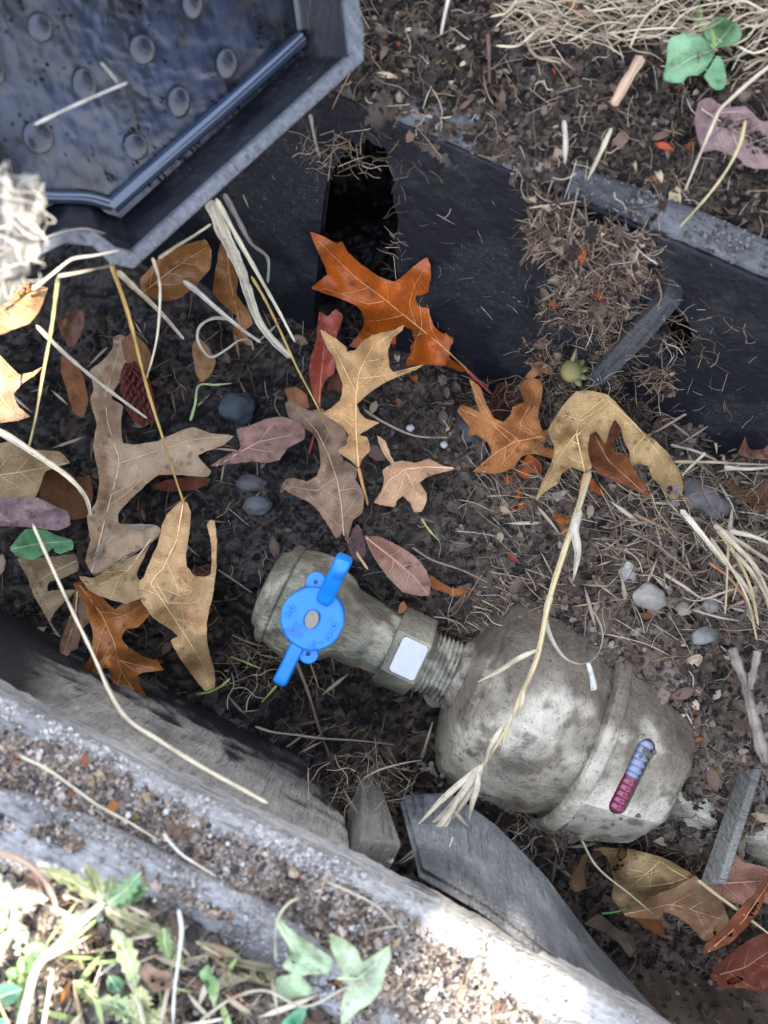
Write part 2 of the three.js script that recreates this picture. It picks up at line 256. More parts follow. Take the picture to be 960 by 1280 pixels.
addTo(box, 'wall_slat', toGrey(plate(plane3(P(942, 965, .012), P(884, 1096, .0), P(926, 960, .004)), [[926, 966], [944, 963], [900, 1100], [876, 1108]], [], 0.0022, 0, 0.0008), [0.42, 0.4, 0.35], 14), M.grey);
// rims: a strip between two polylines with rounded top and sides that go down
const lerp3 = (a, b, t) => [lerp(a[0], b[0], t), lerp(a[1], b[1], t)];
function strip(A, Bp, yA, yB, o) {
  const { n = 150, m = 16, crown = 0.002, skirtA = 0.01, skirtB = 0.01, rough = 0.001, base = [0.3, 0.3, 0.3], col } = o;
  return gridGeo(n, m, (t, s, i, j) => {
    const a = polyAt(A, t), b = polyAt(Bp, t), q = clamp((j - 2) / (m - 4)), x = lerp(a[0], b[0], q), y = lerp(a[1], b[1], q);
    let yy = lerp(yA, yB, q) + crown * Math.pow(Math.sin(Math.PI * q), 0.45); let p = P(x, y, yy);
    if (j < 2) p.y -= skirtA * (2 - j) / 2 + 0.0008; if (j > m - 2) p.y -= skirtB * (j - m + 2) / 2 + 0.0008;
    const w = rough * (fbm(p.x * 70, p.z * 70, 3, 4) + 0.5 * noise(p.x * 400, p.z * 400, 1)); p.y += w; p.x += w * 0.4; p.z += w * 0.6;
    const ca = 0.9, sa = 0.43; return { p, c: (col ?? ((v) => greyCol(base, v.x, v.y, v.z, 1)))(p), uv: [-p.x * sa + p.z * ca + p.y * 1.3, p.x * ca + p.z * sa + p.y * 0.2] };
  });
}
const innerE = [[-60, 838], [0, 868], [100, 918], [200, 968], [340, 1035], [480, 1098], [560, 1140], [640, 1185], [740, 1236], [850, 1300]];
const innerO = [[-60, 895], [0, 922], [100, 968], [200, 1018], [340, 1088], [480, 1155], [560, 1200], [610, 1236], [680, 1290], [740, 1340]];
addTo(box, 'inner_rim', strip(innerE, innerO, .084, .085, { crown: 0.0022, rough: 0.0013, base: [0.66, 0.64, 0.61], n: 220 }), M.grey);
const outerI = [[-60, 962], [0, 986], [80, 1004], [150, 1042], [230, 1082], [310, 1118], [400, 1180], [450, 1220], [530, 1300]];
const outerO = [[-60, 1070], [0, 1082], [100, 1104], [170, 1112], [240, 1152], [330, 1214], [400, 1258], [440, 1285], [480, 1320]];
addTo(box, 'outer_rim', strip(outerI, outerO, .0915, .0925, { crown: 0.003, rough: 0.0012, base: [0.56, 0.56, 0.57], n: 200, m: 22 }), M.grey);
addTo(box, 'upper_rim', strip([[-200, -150], [380, 96], [450, 130], [700, 240], [850, 302], [1000, 366]], [[-150, -200], [410, 62], [470, 92], [710, 200], [865, 258], [1010, 322]], .0595, .0605, { crown: 0.0022, rough: 0.0014, base: [0.17, 0.17, 0.18], n: 220 }), M.grey);
// dirt packed in the ledge between the two lower rims
const ledgeA = [[-70, 866], [0, 892], [100, 936], [200, 986], [340, 1056], [480, 1122], [560, 1166], [620, 1206], [730, 1300]];
const ledgeB = [[-70, 1004], [0, 1026], [80, 1044], [150, 1078], [230, 1116], [310, 1152], [400, 1214], [440, 1250], [510, 1330]];
const ledgeTop = (s) => lerp(0.0858, 0.0868, sst(0, 0.35, s)) + 0.0082 * sst(0.62, 0.96, s) - 0.0035 * (1 - sst(0.0, 0.16, s)) + 0.0008 * Math.sin(s * 3.1) - 0.002 * sst(0.9, 1, s);
const ledgeCol = (p) => { const n = fbm(p.x * 80, p.z * 80, 6, 4); return mix3([0.13, 0.115, 0.102], [0.5, 0.46, 0.415], sst(-0.55, 0.55, n)); };
{
  const g = strip(ledgeA, ledgeB, .0868, .087, { crown: 0.0012, skirtA: 0.001, skirtB: 0.001, rough: 0, col: ledgeCol, n: 330, m: 90 });
  const p = g.attributes.position; for (let i = 0; i < p.count; i++) { const s = (i % 91) / 90; p.setY(i, ledgeTop(s) + clods(p.getX(i), p.getZ(i), 21) * 0.75); } g.computeVertexNormals();
  tag(mesh('ledge_soil', g, M.soil), 'brown crumbly dirt packed in the lid ledge between the lower rims', 'soil', null, 'structure');
}

const slidePts = [];
{ // soil, roots and litter that has slid over the upper wall at the right
  const g = gridGeo(130, 110, (a, b) => {
    const t = polyAt([[610, 206], [700, 240], [790, 276], [862, 304]], a), m = polyAt([[664, 330], [720, 350], [778, 372], [818, 376]], a), q = polyAt([[620, 500], [700, 500], [780, 505], [876, 526]], a);
    const u = b < 0.5 ? lerp3(t, m, b * 2) : lerp3(m, q, b * 2 - 1); const p = UW.hit(u[0], u[1]); const e = Math.sin(Math.PI * a), n = fbm(p.x * 55, p.y * 55, p.z * 55, 4);
    p.addScaledVector(UW.N, -0.004 + 0.0125 * Math.pow(e, 0.7) * (0.55 + 0.9 * n + 0.35 * (1 - b)) + 0.0016 * noise(p.x * 330, p.y * 330, p.z * 330));
    return { p, c: mix3([0.016, 0.013, 0.013], [0.1, 0.075, 0.06], sst(-0.3, 0.6, fbm(p.x * 80, p.y * 80, p.z * 80, 4))) };
  });
  const q = g.attributes.position; for (let i = 0; i < q.count; i++) { const p = new V3().fromBufferAttribute(q, i); if (p.clone().sub(UW.a).dot(UW.N) > 0.001) slidePts.push(p); }
  tag(mesh('slid_soil', g, M.soil), 'brown soil and litter that slid down over the upper wall at the right', 'soil', null, 'structure');
}

// ---------------------------------------------------------------- the lid, tipped up at the upper left
{
  const R1 = P(166, 332, .082), R2 = P(452, 74, .084);
  const E = R2.clone().sub(R1).normalize(), hor = new V3(E.z, 0, -E.x); if (hor.x > 0) hor.negate(); hor.normalize();
  const th = 36 * Math.PI / 180, Wd = hor.clone().multiplyScalar(Math.cos(th)).add(new V3(0, Math.sin(th), 0));
  const pl = plane3(R1, R2, R1.clone().add(Wd));
  const lid = thing('box_lid', 'black plastic valve box lid tipped upside down at the upper left, underside wet', 'lid', R1);
  // skirt outline (lid plane), its inner outline on the panel, panel 16 mm behind the skirt's edge
  const sk = [[166, 332], [452, 74], [452, 40], [436, -60], [-160, -120], [-190, 180], [20, 296], [44, 318], [80, 300], [118, 304], [140, 326]];
  const inn = [[166, 320], [441, 72], [427, -56], [-152, -113], [-183, 175], [24, 288], [48, 308], [83, 292], [118, 295], [144, 315]];
  const toV = (a) => a.map(([x, y]) => pl.uv(x, y));
  const ring = new THREE.Shape(toV(sk)); ring.holes.push(new THREE.Path(toV(inn).reverse()));
  const rg = new THREE.ExtrudeGeometry(ring, { depth: 0.003, bevelEnabled: true, bevelSize: 0.0011, bevelThickness: 0.0011, bevelSegments: 3 }); rg.translate(0, 0, -0.004); rg.applyMatrix4(pl.m);
  paint(rg, (x, y, z) => greyCol([0.2, 0.215, 0.245], x, y, z, 4));
  addTo(lid, 'lid_edge', rg, M.grey);
  const cen = pl.uv(140, 60), H = 0.019;
  const resamp = (poly, n) => { const c = [...poly, poly[0]]; return Array.from({ length: n }, (_, i) => { const q = polyAt(c.map((v) => [v.x, v.y]), i / n); return new THREE.Vector2(q[0], q[1]); }); };
  const is = resamp(toV(inn), 240);
  // sloping inner wall of the skirt, down to the panel with a rounded foot
  const pt = (v, k, h) => pl.a.clone().addScaledVector(pl.U, lerp(v.x, cen.x, k)).addScaledVector(pl.V, lerp(v.y, cen.y, k)).addScaledVector(pl.N, h);
  const dirt = (v) => 0.0005 * (fbm(v.x * 120, v.y * 120, v.z * 120, 3));
  const sw = gridGeo(10, 240, (a, b, i, j) => { const v = is[j % 240], k = 0.015 + 0.13 * Math.pow(a, 1.15), h = -0.002 - H * (a < 0.8 ? a * 1.1 : 0.88 + 0.12 * Math.sin((a - 0.8) * 5 * Math.PI / 2)); const p = pt(v, k, h); return { p, uv: [p.x * 1.1, p.z + p.y] }; });
  addTo(lid, 'skirt', sw, M.lid);
  const pg = gridGeo(70, 240, (a, b, i, j) => { const v = is[j % 240], p = pt(v, lerp(0.143, 1, a), -0.002 - H); const d = dirt(p); p.addScaledVector(pl.N, 0.5 * d * sst(0, 0.1, a)); const n = fbm(p.x * 55, p.y * 55, p.z * 55, 4), e = sst(0.25, 0.0, a); const c = mix3(mix3([0.02, 0.028, 0.058], [0.024, 0.025, 0.034], sst(-0.3, 0.5, n)), [0.008, 0.009, 0.012], clamp(sst(0.3, 0.6, fbm(p.x * 140, p.y * 140, p.z * 140, 3) + 0.25 * e) + 0.6 * e)); return { p, c, uv: [p.x + 0.3, p.z + p.y] }; });  // blue tone carries part of the sky reflection in the panel colour
  addTo(lid, 'panel', pg, M.lidMudSkyTint);
  // raised ridge at the foot of the skirt, sky reflection partly in its blue colour
  const ridge = (pts, r) => { const c = new THREE.CatmullRomCurve3(pts.map(([x, y]) => { const q = pl.hit(x, y); return q.addScaledVector(pl.N, -H + 0.0005); })); const g = new THREE.TubeGeometry(c, 60, r, 10); return g; };
  const pl2 = plane3(R1.clone().addScaledVector(pl.N, -H), R2.clone().addScaledVector(pl.N, -H), R1.clone().add(Wd).addScaledVector(pl.N, -H));
  const ridge2 = (pts, r) => new THREE.TubeGeometry(new THREE.CatmullRomCurve3(pts.map(([x, y]) => pl2.hit(x, y))), 50, r, 10);
  addTo(lid, 'panel_ridge', ridge2([[140, 258], [200, 205], [280, 135], [350, 72], [378, 46]], 0.0026), M.stud);
  addTo(lid, 'panel_ridge', ridge2([[10, 240], [60, 246], [110, 248], [140, 256]], 0.0022), M.stud);
  // studs on the panel
  const bs = paint(new THREE.SphereGeometry(0.0046, 28, 16), () => [0.014, 0.018, 0.032]); bs.scale(rr(0.9, 1), 0.26, 1); { const u = bs.attributes.uv; for (let i = 0; i < u.count; i++) u.setXY(i, u.getX(i) * 0.03, u.getY(i) * 0.015); }
  for (const [x, y] of [[241, 4], [178, 62], [284, 80], [106, 106], [170, 184], [50, 34], [48, 172], [-10, 90], [224, 128]]) { const q = pl2.hit(x, y); const m = mesh('stud', bs, M.lidMudSkyTint, lid); m.position.copy(q.sub(lid.position)); m.quaternion.setFromUnitVectors(new V3(0, 1, 0), pl.N); m.scale.set(rr(0.8, 1.1), rr(0.6, 1.1), rr(0.8, 1.1)); }
  // wet dirt on the panel
  const crumbs = []; for (let i = 0; i < 4200; i++) { const u = rnd(), px = lerp(-20, 400, u), py = lerp(0, 300, rnd()); const near = Math.abs((py - 258) + (px - 140) * 0.89); if ((near > rr(5, 90) && rnd() > 0.2) || noise(px * 0.022, py * 0.022, 5) + 0.6 * noise(px * 0.08, py * 0.08, 2) < 0.12) continue; if (py > 330 - (px - 166) * 0.9 - 40 && py > 60) continue; const q = pl2.hit(px, py); const g = new THREE.IcosahedronGeometry(rr(0.00015, 0.00055), 0); g.scale(rr(0.8, 1.6), rr(0.5, 0.9), rr(0.8, 1.6)); g.translate(q.x, q.y, q.z); crumbs.push(g); }
  const cg = mergeGeometries(crumbs); const cm = addTo(lid, 'mud_specks', paint(cg, () => [0.012, 0.012, 0.014]), M.soil); cm.userData.kind = 'stuff';
}
// ---------------------------------------------------------------- brass ball valve and regulator
{
  const K = 0.382 / F, TH = 25 * Math.PI / 180, AX = new V3(Math.cos(TH), 0, Math.sin(TH)), SD = new V3(-Math.sin(TH), 0, Math.cos(TH)), UPV = new V3(0, 1, 0);
  const O = P(517, 819, -0.022);
  const at = (u, r, f) => O.clone().addScaledVector(AX, u * K).addScaledVector(UPV, r * K * Math.cos(f)).addScaledVector(SD, r * K * Math.sin(f));
  const dirtShadeCol = (x, y, z) => {
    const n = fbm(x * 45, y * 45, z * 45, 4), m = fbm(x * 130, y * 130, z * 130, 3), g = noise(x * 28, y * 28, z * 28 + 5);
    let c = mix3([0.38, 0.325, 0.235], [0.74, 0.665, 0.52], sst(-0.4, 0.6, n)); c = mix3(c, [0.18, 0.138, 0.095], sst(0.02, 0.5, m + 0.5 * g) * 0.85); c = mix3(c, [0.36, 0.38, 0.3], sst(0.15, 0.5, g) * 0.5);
    const vv = (x - O.x) * SD.x + (z - O.z) * SD.z, uu = (x - O.x) * AX.x + (z - O.z) * AX.z; c = mix3(c, [0.17, 0.13, 0.095], clamp(sst(-0.006, -0.024, vv + 0.014 * n) * 0.9 + 0.5 * sst(0.03, 0.022, uu) * sst(0.02, 0.024, uu + 0.003)) ); const hgt = y - O.y; return mix3([0.09, 0.07, 0.05], c, sst(-0.03, 0.012, hgt + 0.01 * n));  // brown on the far and left-facing sides is shade painted in with dirt
  };
  function pipe(prof, nv = 96, fr) {                       // prof: [u, r] in photo pixels along the pipe
    const pts = new THREE.CatmullRomCurve3(prof.map(([u, r]) => new V3(u, r, 0)), false, 'catmullrom', 0.15).getPoints(prof.length * 8);
    const g = gridGeo(pts.length - 1, nv, (a, b, i) => { const { x: u, y: r } = pts[i], f = b * Math.PI * 2; const q = fr ? fr(u, r, f) : r; return { p: at(u, q, f), uv: [f * 105 * K, u * K] }; }, true);
    const w = mergeVertices(g, 1e-6); return w;
  }
  const patina = (x, y, z) => { const c = dirtShadeCol(x, y, z); return mix3([c[0] * 0.85, c[1] * 0.86, c[2] * 0.8], [0.13, 0.155, 0.11], 0.4 * sst(0, 0.5, fbm(x * 70, y * 70, z * 70 + 3, 3))); };
  function rough(g, amp, crease = 0.7, col = dirtShadeCol) {
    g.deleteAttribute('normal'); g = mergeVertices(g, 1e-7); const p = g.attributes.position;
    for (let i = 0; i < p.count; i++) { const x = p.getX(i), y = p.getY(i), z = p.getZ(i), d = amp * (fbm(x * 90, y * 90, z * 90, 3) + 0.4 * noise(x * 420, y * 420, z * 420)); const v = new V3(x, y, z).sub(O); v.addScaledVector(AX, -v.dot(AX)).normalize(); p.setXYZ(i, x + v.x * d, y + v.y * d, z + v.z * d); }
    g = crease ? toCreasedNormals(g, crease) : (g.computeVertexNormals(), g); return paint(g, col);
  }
  // --- valve
  const val = thing('ball_valve', 'dusty brass ball valve with a blue butterfly handle', 'valve', at(-100, 0, 0));
  addTo(val, 'valve_body', rough(pipe([[-150, 0], [-150, 46], [-146, 57], [-134, 61], [-120, 60], [-106, 55], [-98, 49], [-94, 46], [-78, 45], [-62, 44], [-58, 42], [-40, 42], [-32, 41], [-28, 41], [-28, 0]]), 0.0005, 0.7, patina), M.brass);
  addTo(val, 'end_cap', rough(pipe([[-206, 0], [-204, 36], [-200, 48], [-190, 55], [-186, 58], [-180, 60], [-176, 63], [-160, 68], [-146, 70], [-138, 70], [-134, 67], [-132, 56], [-132, 0]]), 0.0005, 0.7, patina), M.brass);
  addTo(val, 'cap_ring', rough(pipe([[-190, 52], [-191, 60], [-186, 65], [-180, 65], [-176, 60], [-176, 52]]), 0.0003, 0.7, patina), M.brass);
  {                                                        // nut with a flat face up
    const sh = new THREE.Shape(); for (let i = 0; i < 6; i++) { const a = i * Math.PI / 3, x = Math.cos(a) * 48 * K, y = Math.sin(a) * 48 * K; i ? sh.lineTo(x, y) : sh.moveTo(x, y); } sh.closePath();
    const g = new THREE.ExtrudeGeometry(sh, { depth: 37 * K, bevelEnabled: true, bevelSize: 0.0012, bevelThickness: 0.0016, bevelSegments: 3 }); g.translate(0, 0, -30 * K);
    g.applyMatrix4(new THREE.Matrix4().makeBasis(SD.clone().negate(), UPV, AX).setPosition(O));
    const nut = addTo(val, 'hex_nut', rough(g, 0.00025, 0.5, patina), M.brass);
    const f = new THREE.Shape(); const w = 22 * K, l0 = -24 * K, l1 = 8 * K, r = 5 * K; f.moveTo(-w + r, l0); f.lineTo(w - r, l0); f.quadraticCurveTo(w, l0, w, l0 + r); f.lineTo(w, l1 - r); f.quadraticCurveTo(w, l1, w - r, l1); f.lineTo(-w + r, l1); f.quadraticCurveTo(-w, l1, -w, l1 - r); f.lineTo(-w, l0 + r); f.quadraticCurveTo(-w, l0, -w + r, l0);
    const fg = new THREE.ExtrudeGeometry(f, { depth: 0.0009, bevelEnabled: true, bevelSize: 0.0004, bevelThickness: 0.0004, bevelSegments: 2 }); fg.applyMatrix4(new THREE.Matrix4().makeBasis(SD, AX, UPV).setPosition(O.clone().addScaledVector(UPV, (48 * 0.866) * K + 0.0008)));
    fg.translate(-O.x, -O.y, -O.z); fg.translate(O.x - val.position.x, O.y - val.position.y, O.z - val.position.z);
    const m = mesh('worn_face', fg, M.brassShine, nut); m.userData.label = 'bright worn upper face of the nut';
  }
  // --- handle
  const HY = 0.0165, hc = P(390, 774, HY), kk = (CAM - HY) / F;
  const hs = (x, y) => new THREE.Vector2((x - 390) * kk, -(y - 774) * kk);
  const lay = (g, y0) => { g.rotateX(-Math.PI / 2); g.translate(hc.x, y0, hc.z); return g; };
  const disc = new THREE.Shape(); disc.absarc(0, 0, 36.5 * kk, 0, Math.PI * 2);
  const slot = new THREE.Path(); slot.absellipse(0, 0, 14 * kk, 11 * kk, 0, Math.PI * 2, true, 0.9); disc.holes.push(slot);
  const dg = lay(new THREE.ExtrudeGeometry(disc, { depth: 0.006, bevelEnabled: true, bevelSize: 0.0012, bevelThickness: 0.0012, bevelSegments: 4, curveSegments: 48 }), HY - 0.0072);
  const handle = addTo(val, 'handle', dg, M.blue);
  const inH = (name, g, m = M.blue) => { g.translate(-val.position.x, -val.position.y, -val.position.z); return mesh(name, g, m, handle); };
  // skirt under the disc
  const skirt = new THREE.CylinderGeometry(38.5 * kk, 40 * kk, 0.006, 48); skirt.translate(hc.x, HY - 0.0095, hc.z); inH('handle_skirt', skirt);
  // wings: one raised (upper right), one lower
  const wing = (pts, w, h) => { const c = new THREE.CatmullRomCurve3(pts.map((a) => P(...a))); const n = 24; return mergeVertices(gridGeo(n, 16, (a, b) => { const p = c.getPoint(a), t = c.getTangent(a), s = new V3(-t.z, 0, t.x).normalize(), up = s.clone().cross(t).normalize(); if (up.y < 0) up.negate(); const e = Math.sqrt(Math.max(0, 1 - Math.pow(Math.abs(a * 2 - 1), 14))), f = b * Math.PI * 2, cs = Math.cos(f), sn = Math.sin(f), sq = (q) => Math.sign(q) * Math.pow(Math.abs(q), 0.55); return { p: p.addScaledVector(s, sq(cs) * w * e * (1 + 0.15 * Math.abs(a - 0.6))).addScaledVector(up, sq(sn) * h * e) }; }, true), 1e-6); };
  inH('wing', wing([[404, 752, .014], [413, 735, .018], [419, 722, .0225], [426, 708, .026], [432, 694, .0275]], 0.0034, 0.0046));
  inH('wing', wing([[375, 800, .0125], [367, 817, .012], [358, 836, .0115], [348, 856, .011]], 0.003, 0.0038));
  for (const [x, y, tx, ty] of [[400, 733, 396, 727], [380, 812, 386, 816]]) {
    const s = new THREE.Shape(); s.absarc(0, 0, 11 * kk, 0, Math.PI * 2); const h = new THREE.Path(); h.absarc(0, 0, 4 * kk, 0, Math.PI * 2, true); s.holes.push(h);
    const g = new THREE.ExtrudeGeometry(s, { depth: 0.0025, bevelEnabled: true, bevelSize: 0.0006, bevelThickness: 0.0006, bevelSegments: 2 }); g.rotateX(-Math.PI / 2); const p = P(tx, ty, HY - 0.006); g.translate(p.x, p.y, p.z); inH('lug', g);
  }
  // raised lettering round the disc
  const font = await new FontLoader().loadAsync('fonts/droid/droid_sans_bold.typeface.json');
  for (const [ch, x, y, rot] of [['O', 365, 760, 62], ['A', 359, 768, 80], ['I', 361, 787, 102], ['O', 418, 782, -75], ['L', 416, 789, -64], ['D', 411, 797, -50], ['C', 392, 806, -8], ['-', 402, 803, -25]]) {
    const g = new TextGeometry(ch, { font, size: 0.0026, depth: 0.0008, curveSegments: 6, bevelEnabled: true, bevelSize: 0.00012, bevelThickness: 0.00012, bevelSegments: 1 });
    g.computeBoundingBox(); const bb = g.boundingBox; g.translate(-(bb.min.x + bb.max.x) / 2, -(bb.min.y + bb.max.y) / 2, 0);
    g.rotateX(-Math.PI / 2); g.rotateY(rot * Math.PI / 180); const p = P(x, y, HY); g.translate(p.x, HY - 0.0001, p.z); inH('lettering', g);
  }
  const st = new THREE.CylinderGeometry(0.0042, 0.0042, 0.0315, 24); st.scale(0.78, 1, 1.05); const sp = st.attributes.position; for (let i = 0; i < sp.count; i++) { const k = sp.getY(i) > 0.014 ? 0.82 : 1; sp.setXYZ(i, sp.getX(i) * k, sp.getY(i) + (k < 1 ? 0.0004 * noise(sp.getX(i) * 900, sp.getZ(i) * 900) : 0), sp.getZ(i) * k); }
  st.rotateY(-0.35); st.translate(hc.x, HY - 0.0142, hc.z); addTo(val, 'spindle', toCreasedNormals(st, 0.6), M.stem);
  // --- regulator
  const reg = thing('pressure_regulator', 'large dust-caked brass regulator with a slotted red and grey sight window', 'pressure regulator', at(200, 0, 0));
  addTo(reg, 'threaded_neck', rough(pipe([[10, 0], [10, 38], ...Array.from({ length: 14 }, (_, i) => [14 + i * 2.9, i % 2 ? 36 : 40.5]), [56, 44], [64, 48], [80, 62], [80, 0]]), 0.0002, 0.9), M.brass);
  const body = pipe([[0, 0], [0, 50], [2, 62], [6, 78], [10, 92], [17, 99], [19, 108], [26, 116], [42, 121], [75, 123], [104, 122], [122, 121], [134, 117], [144, 113], [152, 111], [157, 113], [159, 121], [163, 126], [170, 127], [190, 122], [214, 117], [240, 109], [258, 102], [268, 97], [273, 92], [276, 84], [276, 60], [276, 0]].map(([u, r]) => [u + 62, r]), 160,
    (u, r, f) => { const k = 0.9 * sst(222, 232, u); if (k <= 0) return r; const w = Math.PI / 4, g = ((f - 0.045 + w / 2) % w + w) % w - w / 2; return lerp(r, 0.925 * r / Math.cos(g), k); });
  let res;
  {
    const up2 = UPV.clone().multiplyScalar(Math.cos(0.045)).addScaledVector(SD, Math.sin(0.045)), d0 = SD.clone().multiplyScalar(Math.cos(0.045)).addScaledVector(UPV, -Math.sin(0.045)).negate();
    const len = 0.0335, mid = O.clone().addScaledVector(AX, 268 * K).addScaledVector(up2, 110 * K);
    const cap = new THREE.CapsuleGeometry(0.0041, len - 0.0082, 10, 32); const q = new THREE.Quaternion().setFromUnitVectors(new V3(0, 1, 0), d0);
    cap.applyQuaternion(q); cap.translate(mid.x, mid.y - 0.0008, mid.z);
    const a = new Brush(body), b = new Brush(cap), ev = new Evaluator(); ev.attributes = ['position', 'normal', 'uv']; ev.useGroups = false;
    const pos = body.attributes.position; let vol = 0; const ix = body.index; const A = new V3(), Bv = new V3(), C = new V3(); for (let i = 0; i < ix.count; i += 3) { A.fromBufferAttribute(pos, ix.getX(i)).sub(O); Bv.fromBufferAttribute(pos, ix.getX(i + 1)).sub(O); C.fromBufferAttribute(pos, ix.getX(i + 2)).sub(O); vol += A.dot(Bv.cross(C)); }
    if (vol < 0) for (let i = 0; i < ix.count; i += 3) { const t = ix.getX(i); ix.setX(i, ix.getX(i + 1)); ix.setX(i + 1, t); }
    a.updateMatrixWorld(); b.updateMatrixWorld(); const r = ev.evaluate(a, b, SUBTRACTION); res = r.geometry; for (const k of Object.keys(res.attributes)) if (!['position', 'normal', 'uv'].includes(k)) res.deleteAttribute(k); res.clearGroups();
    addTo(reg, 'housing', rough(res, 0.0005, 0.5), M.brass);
    addTo(reg, 'collar_ring', rough(pipe([[213, 117], [213, 122], [215, 125.5], [219, 126.5], [229, 126.5], [232, 124], [233, 117]]), 0.0004, 0.6), M.brass);
    // ribbed tube in the window, red sleeve over its lower part
    const tube = (l0, l1, r0, ribs) => { const pts = []; const n = 60; for (let i = 0; i <= n; i++) { const t = i / n, l = lerp(l0, l1, t); const e = Math.min(1, Math.sqrt(Math.max(0, 1 - Math.pow(Math.max(0, (Math.abs(t * 2 - 1) - 0.86) / 0.14), 2)))); pts.push(new THREE.Vector2(Math.max(1e-5, e * (r0 + ribs * 0.5 * Math.cos(l / 0.0028 * Math.PI * 2))), l)); } const g = new THREE.LatheGeometry(pts, 24); g.applyQuaternion(q); g.translate(mid.x, mid.y - 0.0021, mid.z); return g; };
    const t = addTo(reg, 'sight_tube', tube(-0.0005, len / 2 - 0.0006, 0.0032, 0.0007), phy({ color: new THREE.Color(0.17, 0.2, 0.29), roughness: 0.3, clearcoat: 0.5 })); t.userData.label = 'blue grey ribbed upper half of the window';
    const t2 = addTo(reg, 'red_sleeve', tube(-len / 2 + 0.0006, 0.0006, 0.0034, 0.0005), phy({ color: new THREE.Color(0.17, 0.02, 0.055), roughness: 0.3, clearcoat: 0.6 })); t2.userData.label = 'dark red lower half of the window';
  }
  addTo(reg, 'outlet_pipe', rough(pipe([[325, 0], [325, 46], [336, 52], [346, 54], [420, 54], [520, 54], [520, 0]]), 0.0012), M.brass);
  // mud caked on the regulator
  const mud = []; for (let i = 0; i < 2600; i++) { const u = rr(62, 300), f = rr(-1.5, 1.7); const q = noise(u * 0.03, f * 2, 4); if (q < 0.12 && rnd() > 0.06) continue; const p = at(u, 122 - Math.max(0, u - 255) * 0.28, f); const kk2 = noise(p.x * 60, p.z * 60, 2); if (p.y > 0.004 && (kk2 < 0.25 || rnd() > 0.5)) continue; const g = new THREE.IcosahedronGeometry(rr(0.0003, 0.0010), 1); g.scale(rr(0.8, 1.5), rr(0.35, 0.7), rr(0.8, 1.5)); g.rotateY(rr(0, 6)); g.translate(p.x, p.y, p.z); const k = rr(0.16, 0.4); paint(g, () => [k, k * 0.82, k * 0.66]); mud.push(g); }
  const mm = addTo(reg, 'caked_mud', mergeGeometries(mud), M.stone); mm.userData.kind = 'stuff';
}
// ---------------------------------------------------------------- leaves
function delaunay(pts) {
  const n = pts.length, P3 = [...pts, [-1e4, -1e4], [1e4, -1e4], [0, 2e4]];
  let tr = [];
  const mk = (a, b, c) => { const [ax, ay] = P3[a], [bx, by] = P3[b], [cx, cy] = P3[c], d = 2 * (ax * (by - cy) + bx * (cy - ay) + cx * (ay - by)); const A = ax * ax + ay * ay, B = bx * bx + by * by, Cc = cx * cx + cy * cy; const ux = (A * (by - cy) + B * (cy - ay) + Cc * (ay - by)) / d, uy = (A * (cx - bx) + B * (ax - cx) + Cc * (bx - ax)) / d; return [a, b, c, ux, uy, (ax - ux) ** 2 + (ay - uy) ** 2]; };
  tr.push(mk(n, n + 1, n + 2));
  for (let i = 0; i < n; i++) {
    const [x, y] = P3[i], keep = [], edge = new Map();
    for (const t of tr) if ((x - t[3]) ** 2 + (y - t[4]) ** 2 < t[5] * (1 + 1e-12)) { for (const [p, q] of [[t[0], t[1]], [t[1], t[2]], [t[2], t[0]]]) { const k = p < q ? p * 1e5 + q : q * 1e5 + p; if (edge.has(k)) edge.set(k, null); else edge.set(k, [p, q]); } } else keep.push(t);
    tr = keep; for (const e of edge.values()) if (e) { const t = mk(e[0], e[1], i); if (Number.isFinite(t[5])) tr.push(t); }
  }
  return tr.filter((t) => t[0] < n && t[1] < n && t[2] < n);
}
const inPoly = (x, y, p) => { let c = false; for (let i = 0, j = p.length - 1; i < p.length; j = i++) if ((p[i][1] > y) !== (p[j][1] > y) && x < (p[j][0] - p[i][0]) * (y - p[i][1]) / (p[j][1] - p[i][1]) + p[i][0]) c = !c; return c; };
const segDist = (x, y, pl, close) => { let b = 1e9; const n = pl.length; for (let i = close ? 0 : 1; i < n; i++) { const a = pl[(i + n - 1) % n], q = pl[i], dx = q[0] - a[0], dy = q[1] - a[1], t = clamp(((x - a[0]) * dx + (y - a[1]) * dy) / (dx * dx + dy * dy + 1e-9)); const d = Math.hypot(x - a[0] - dx * t, y - a[1] - dy * t); if (d < b) b = d; } return b; };
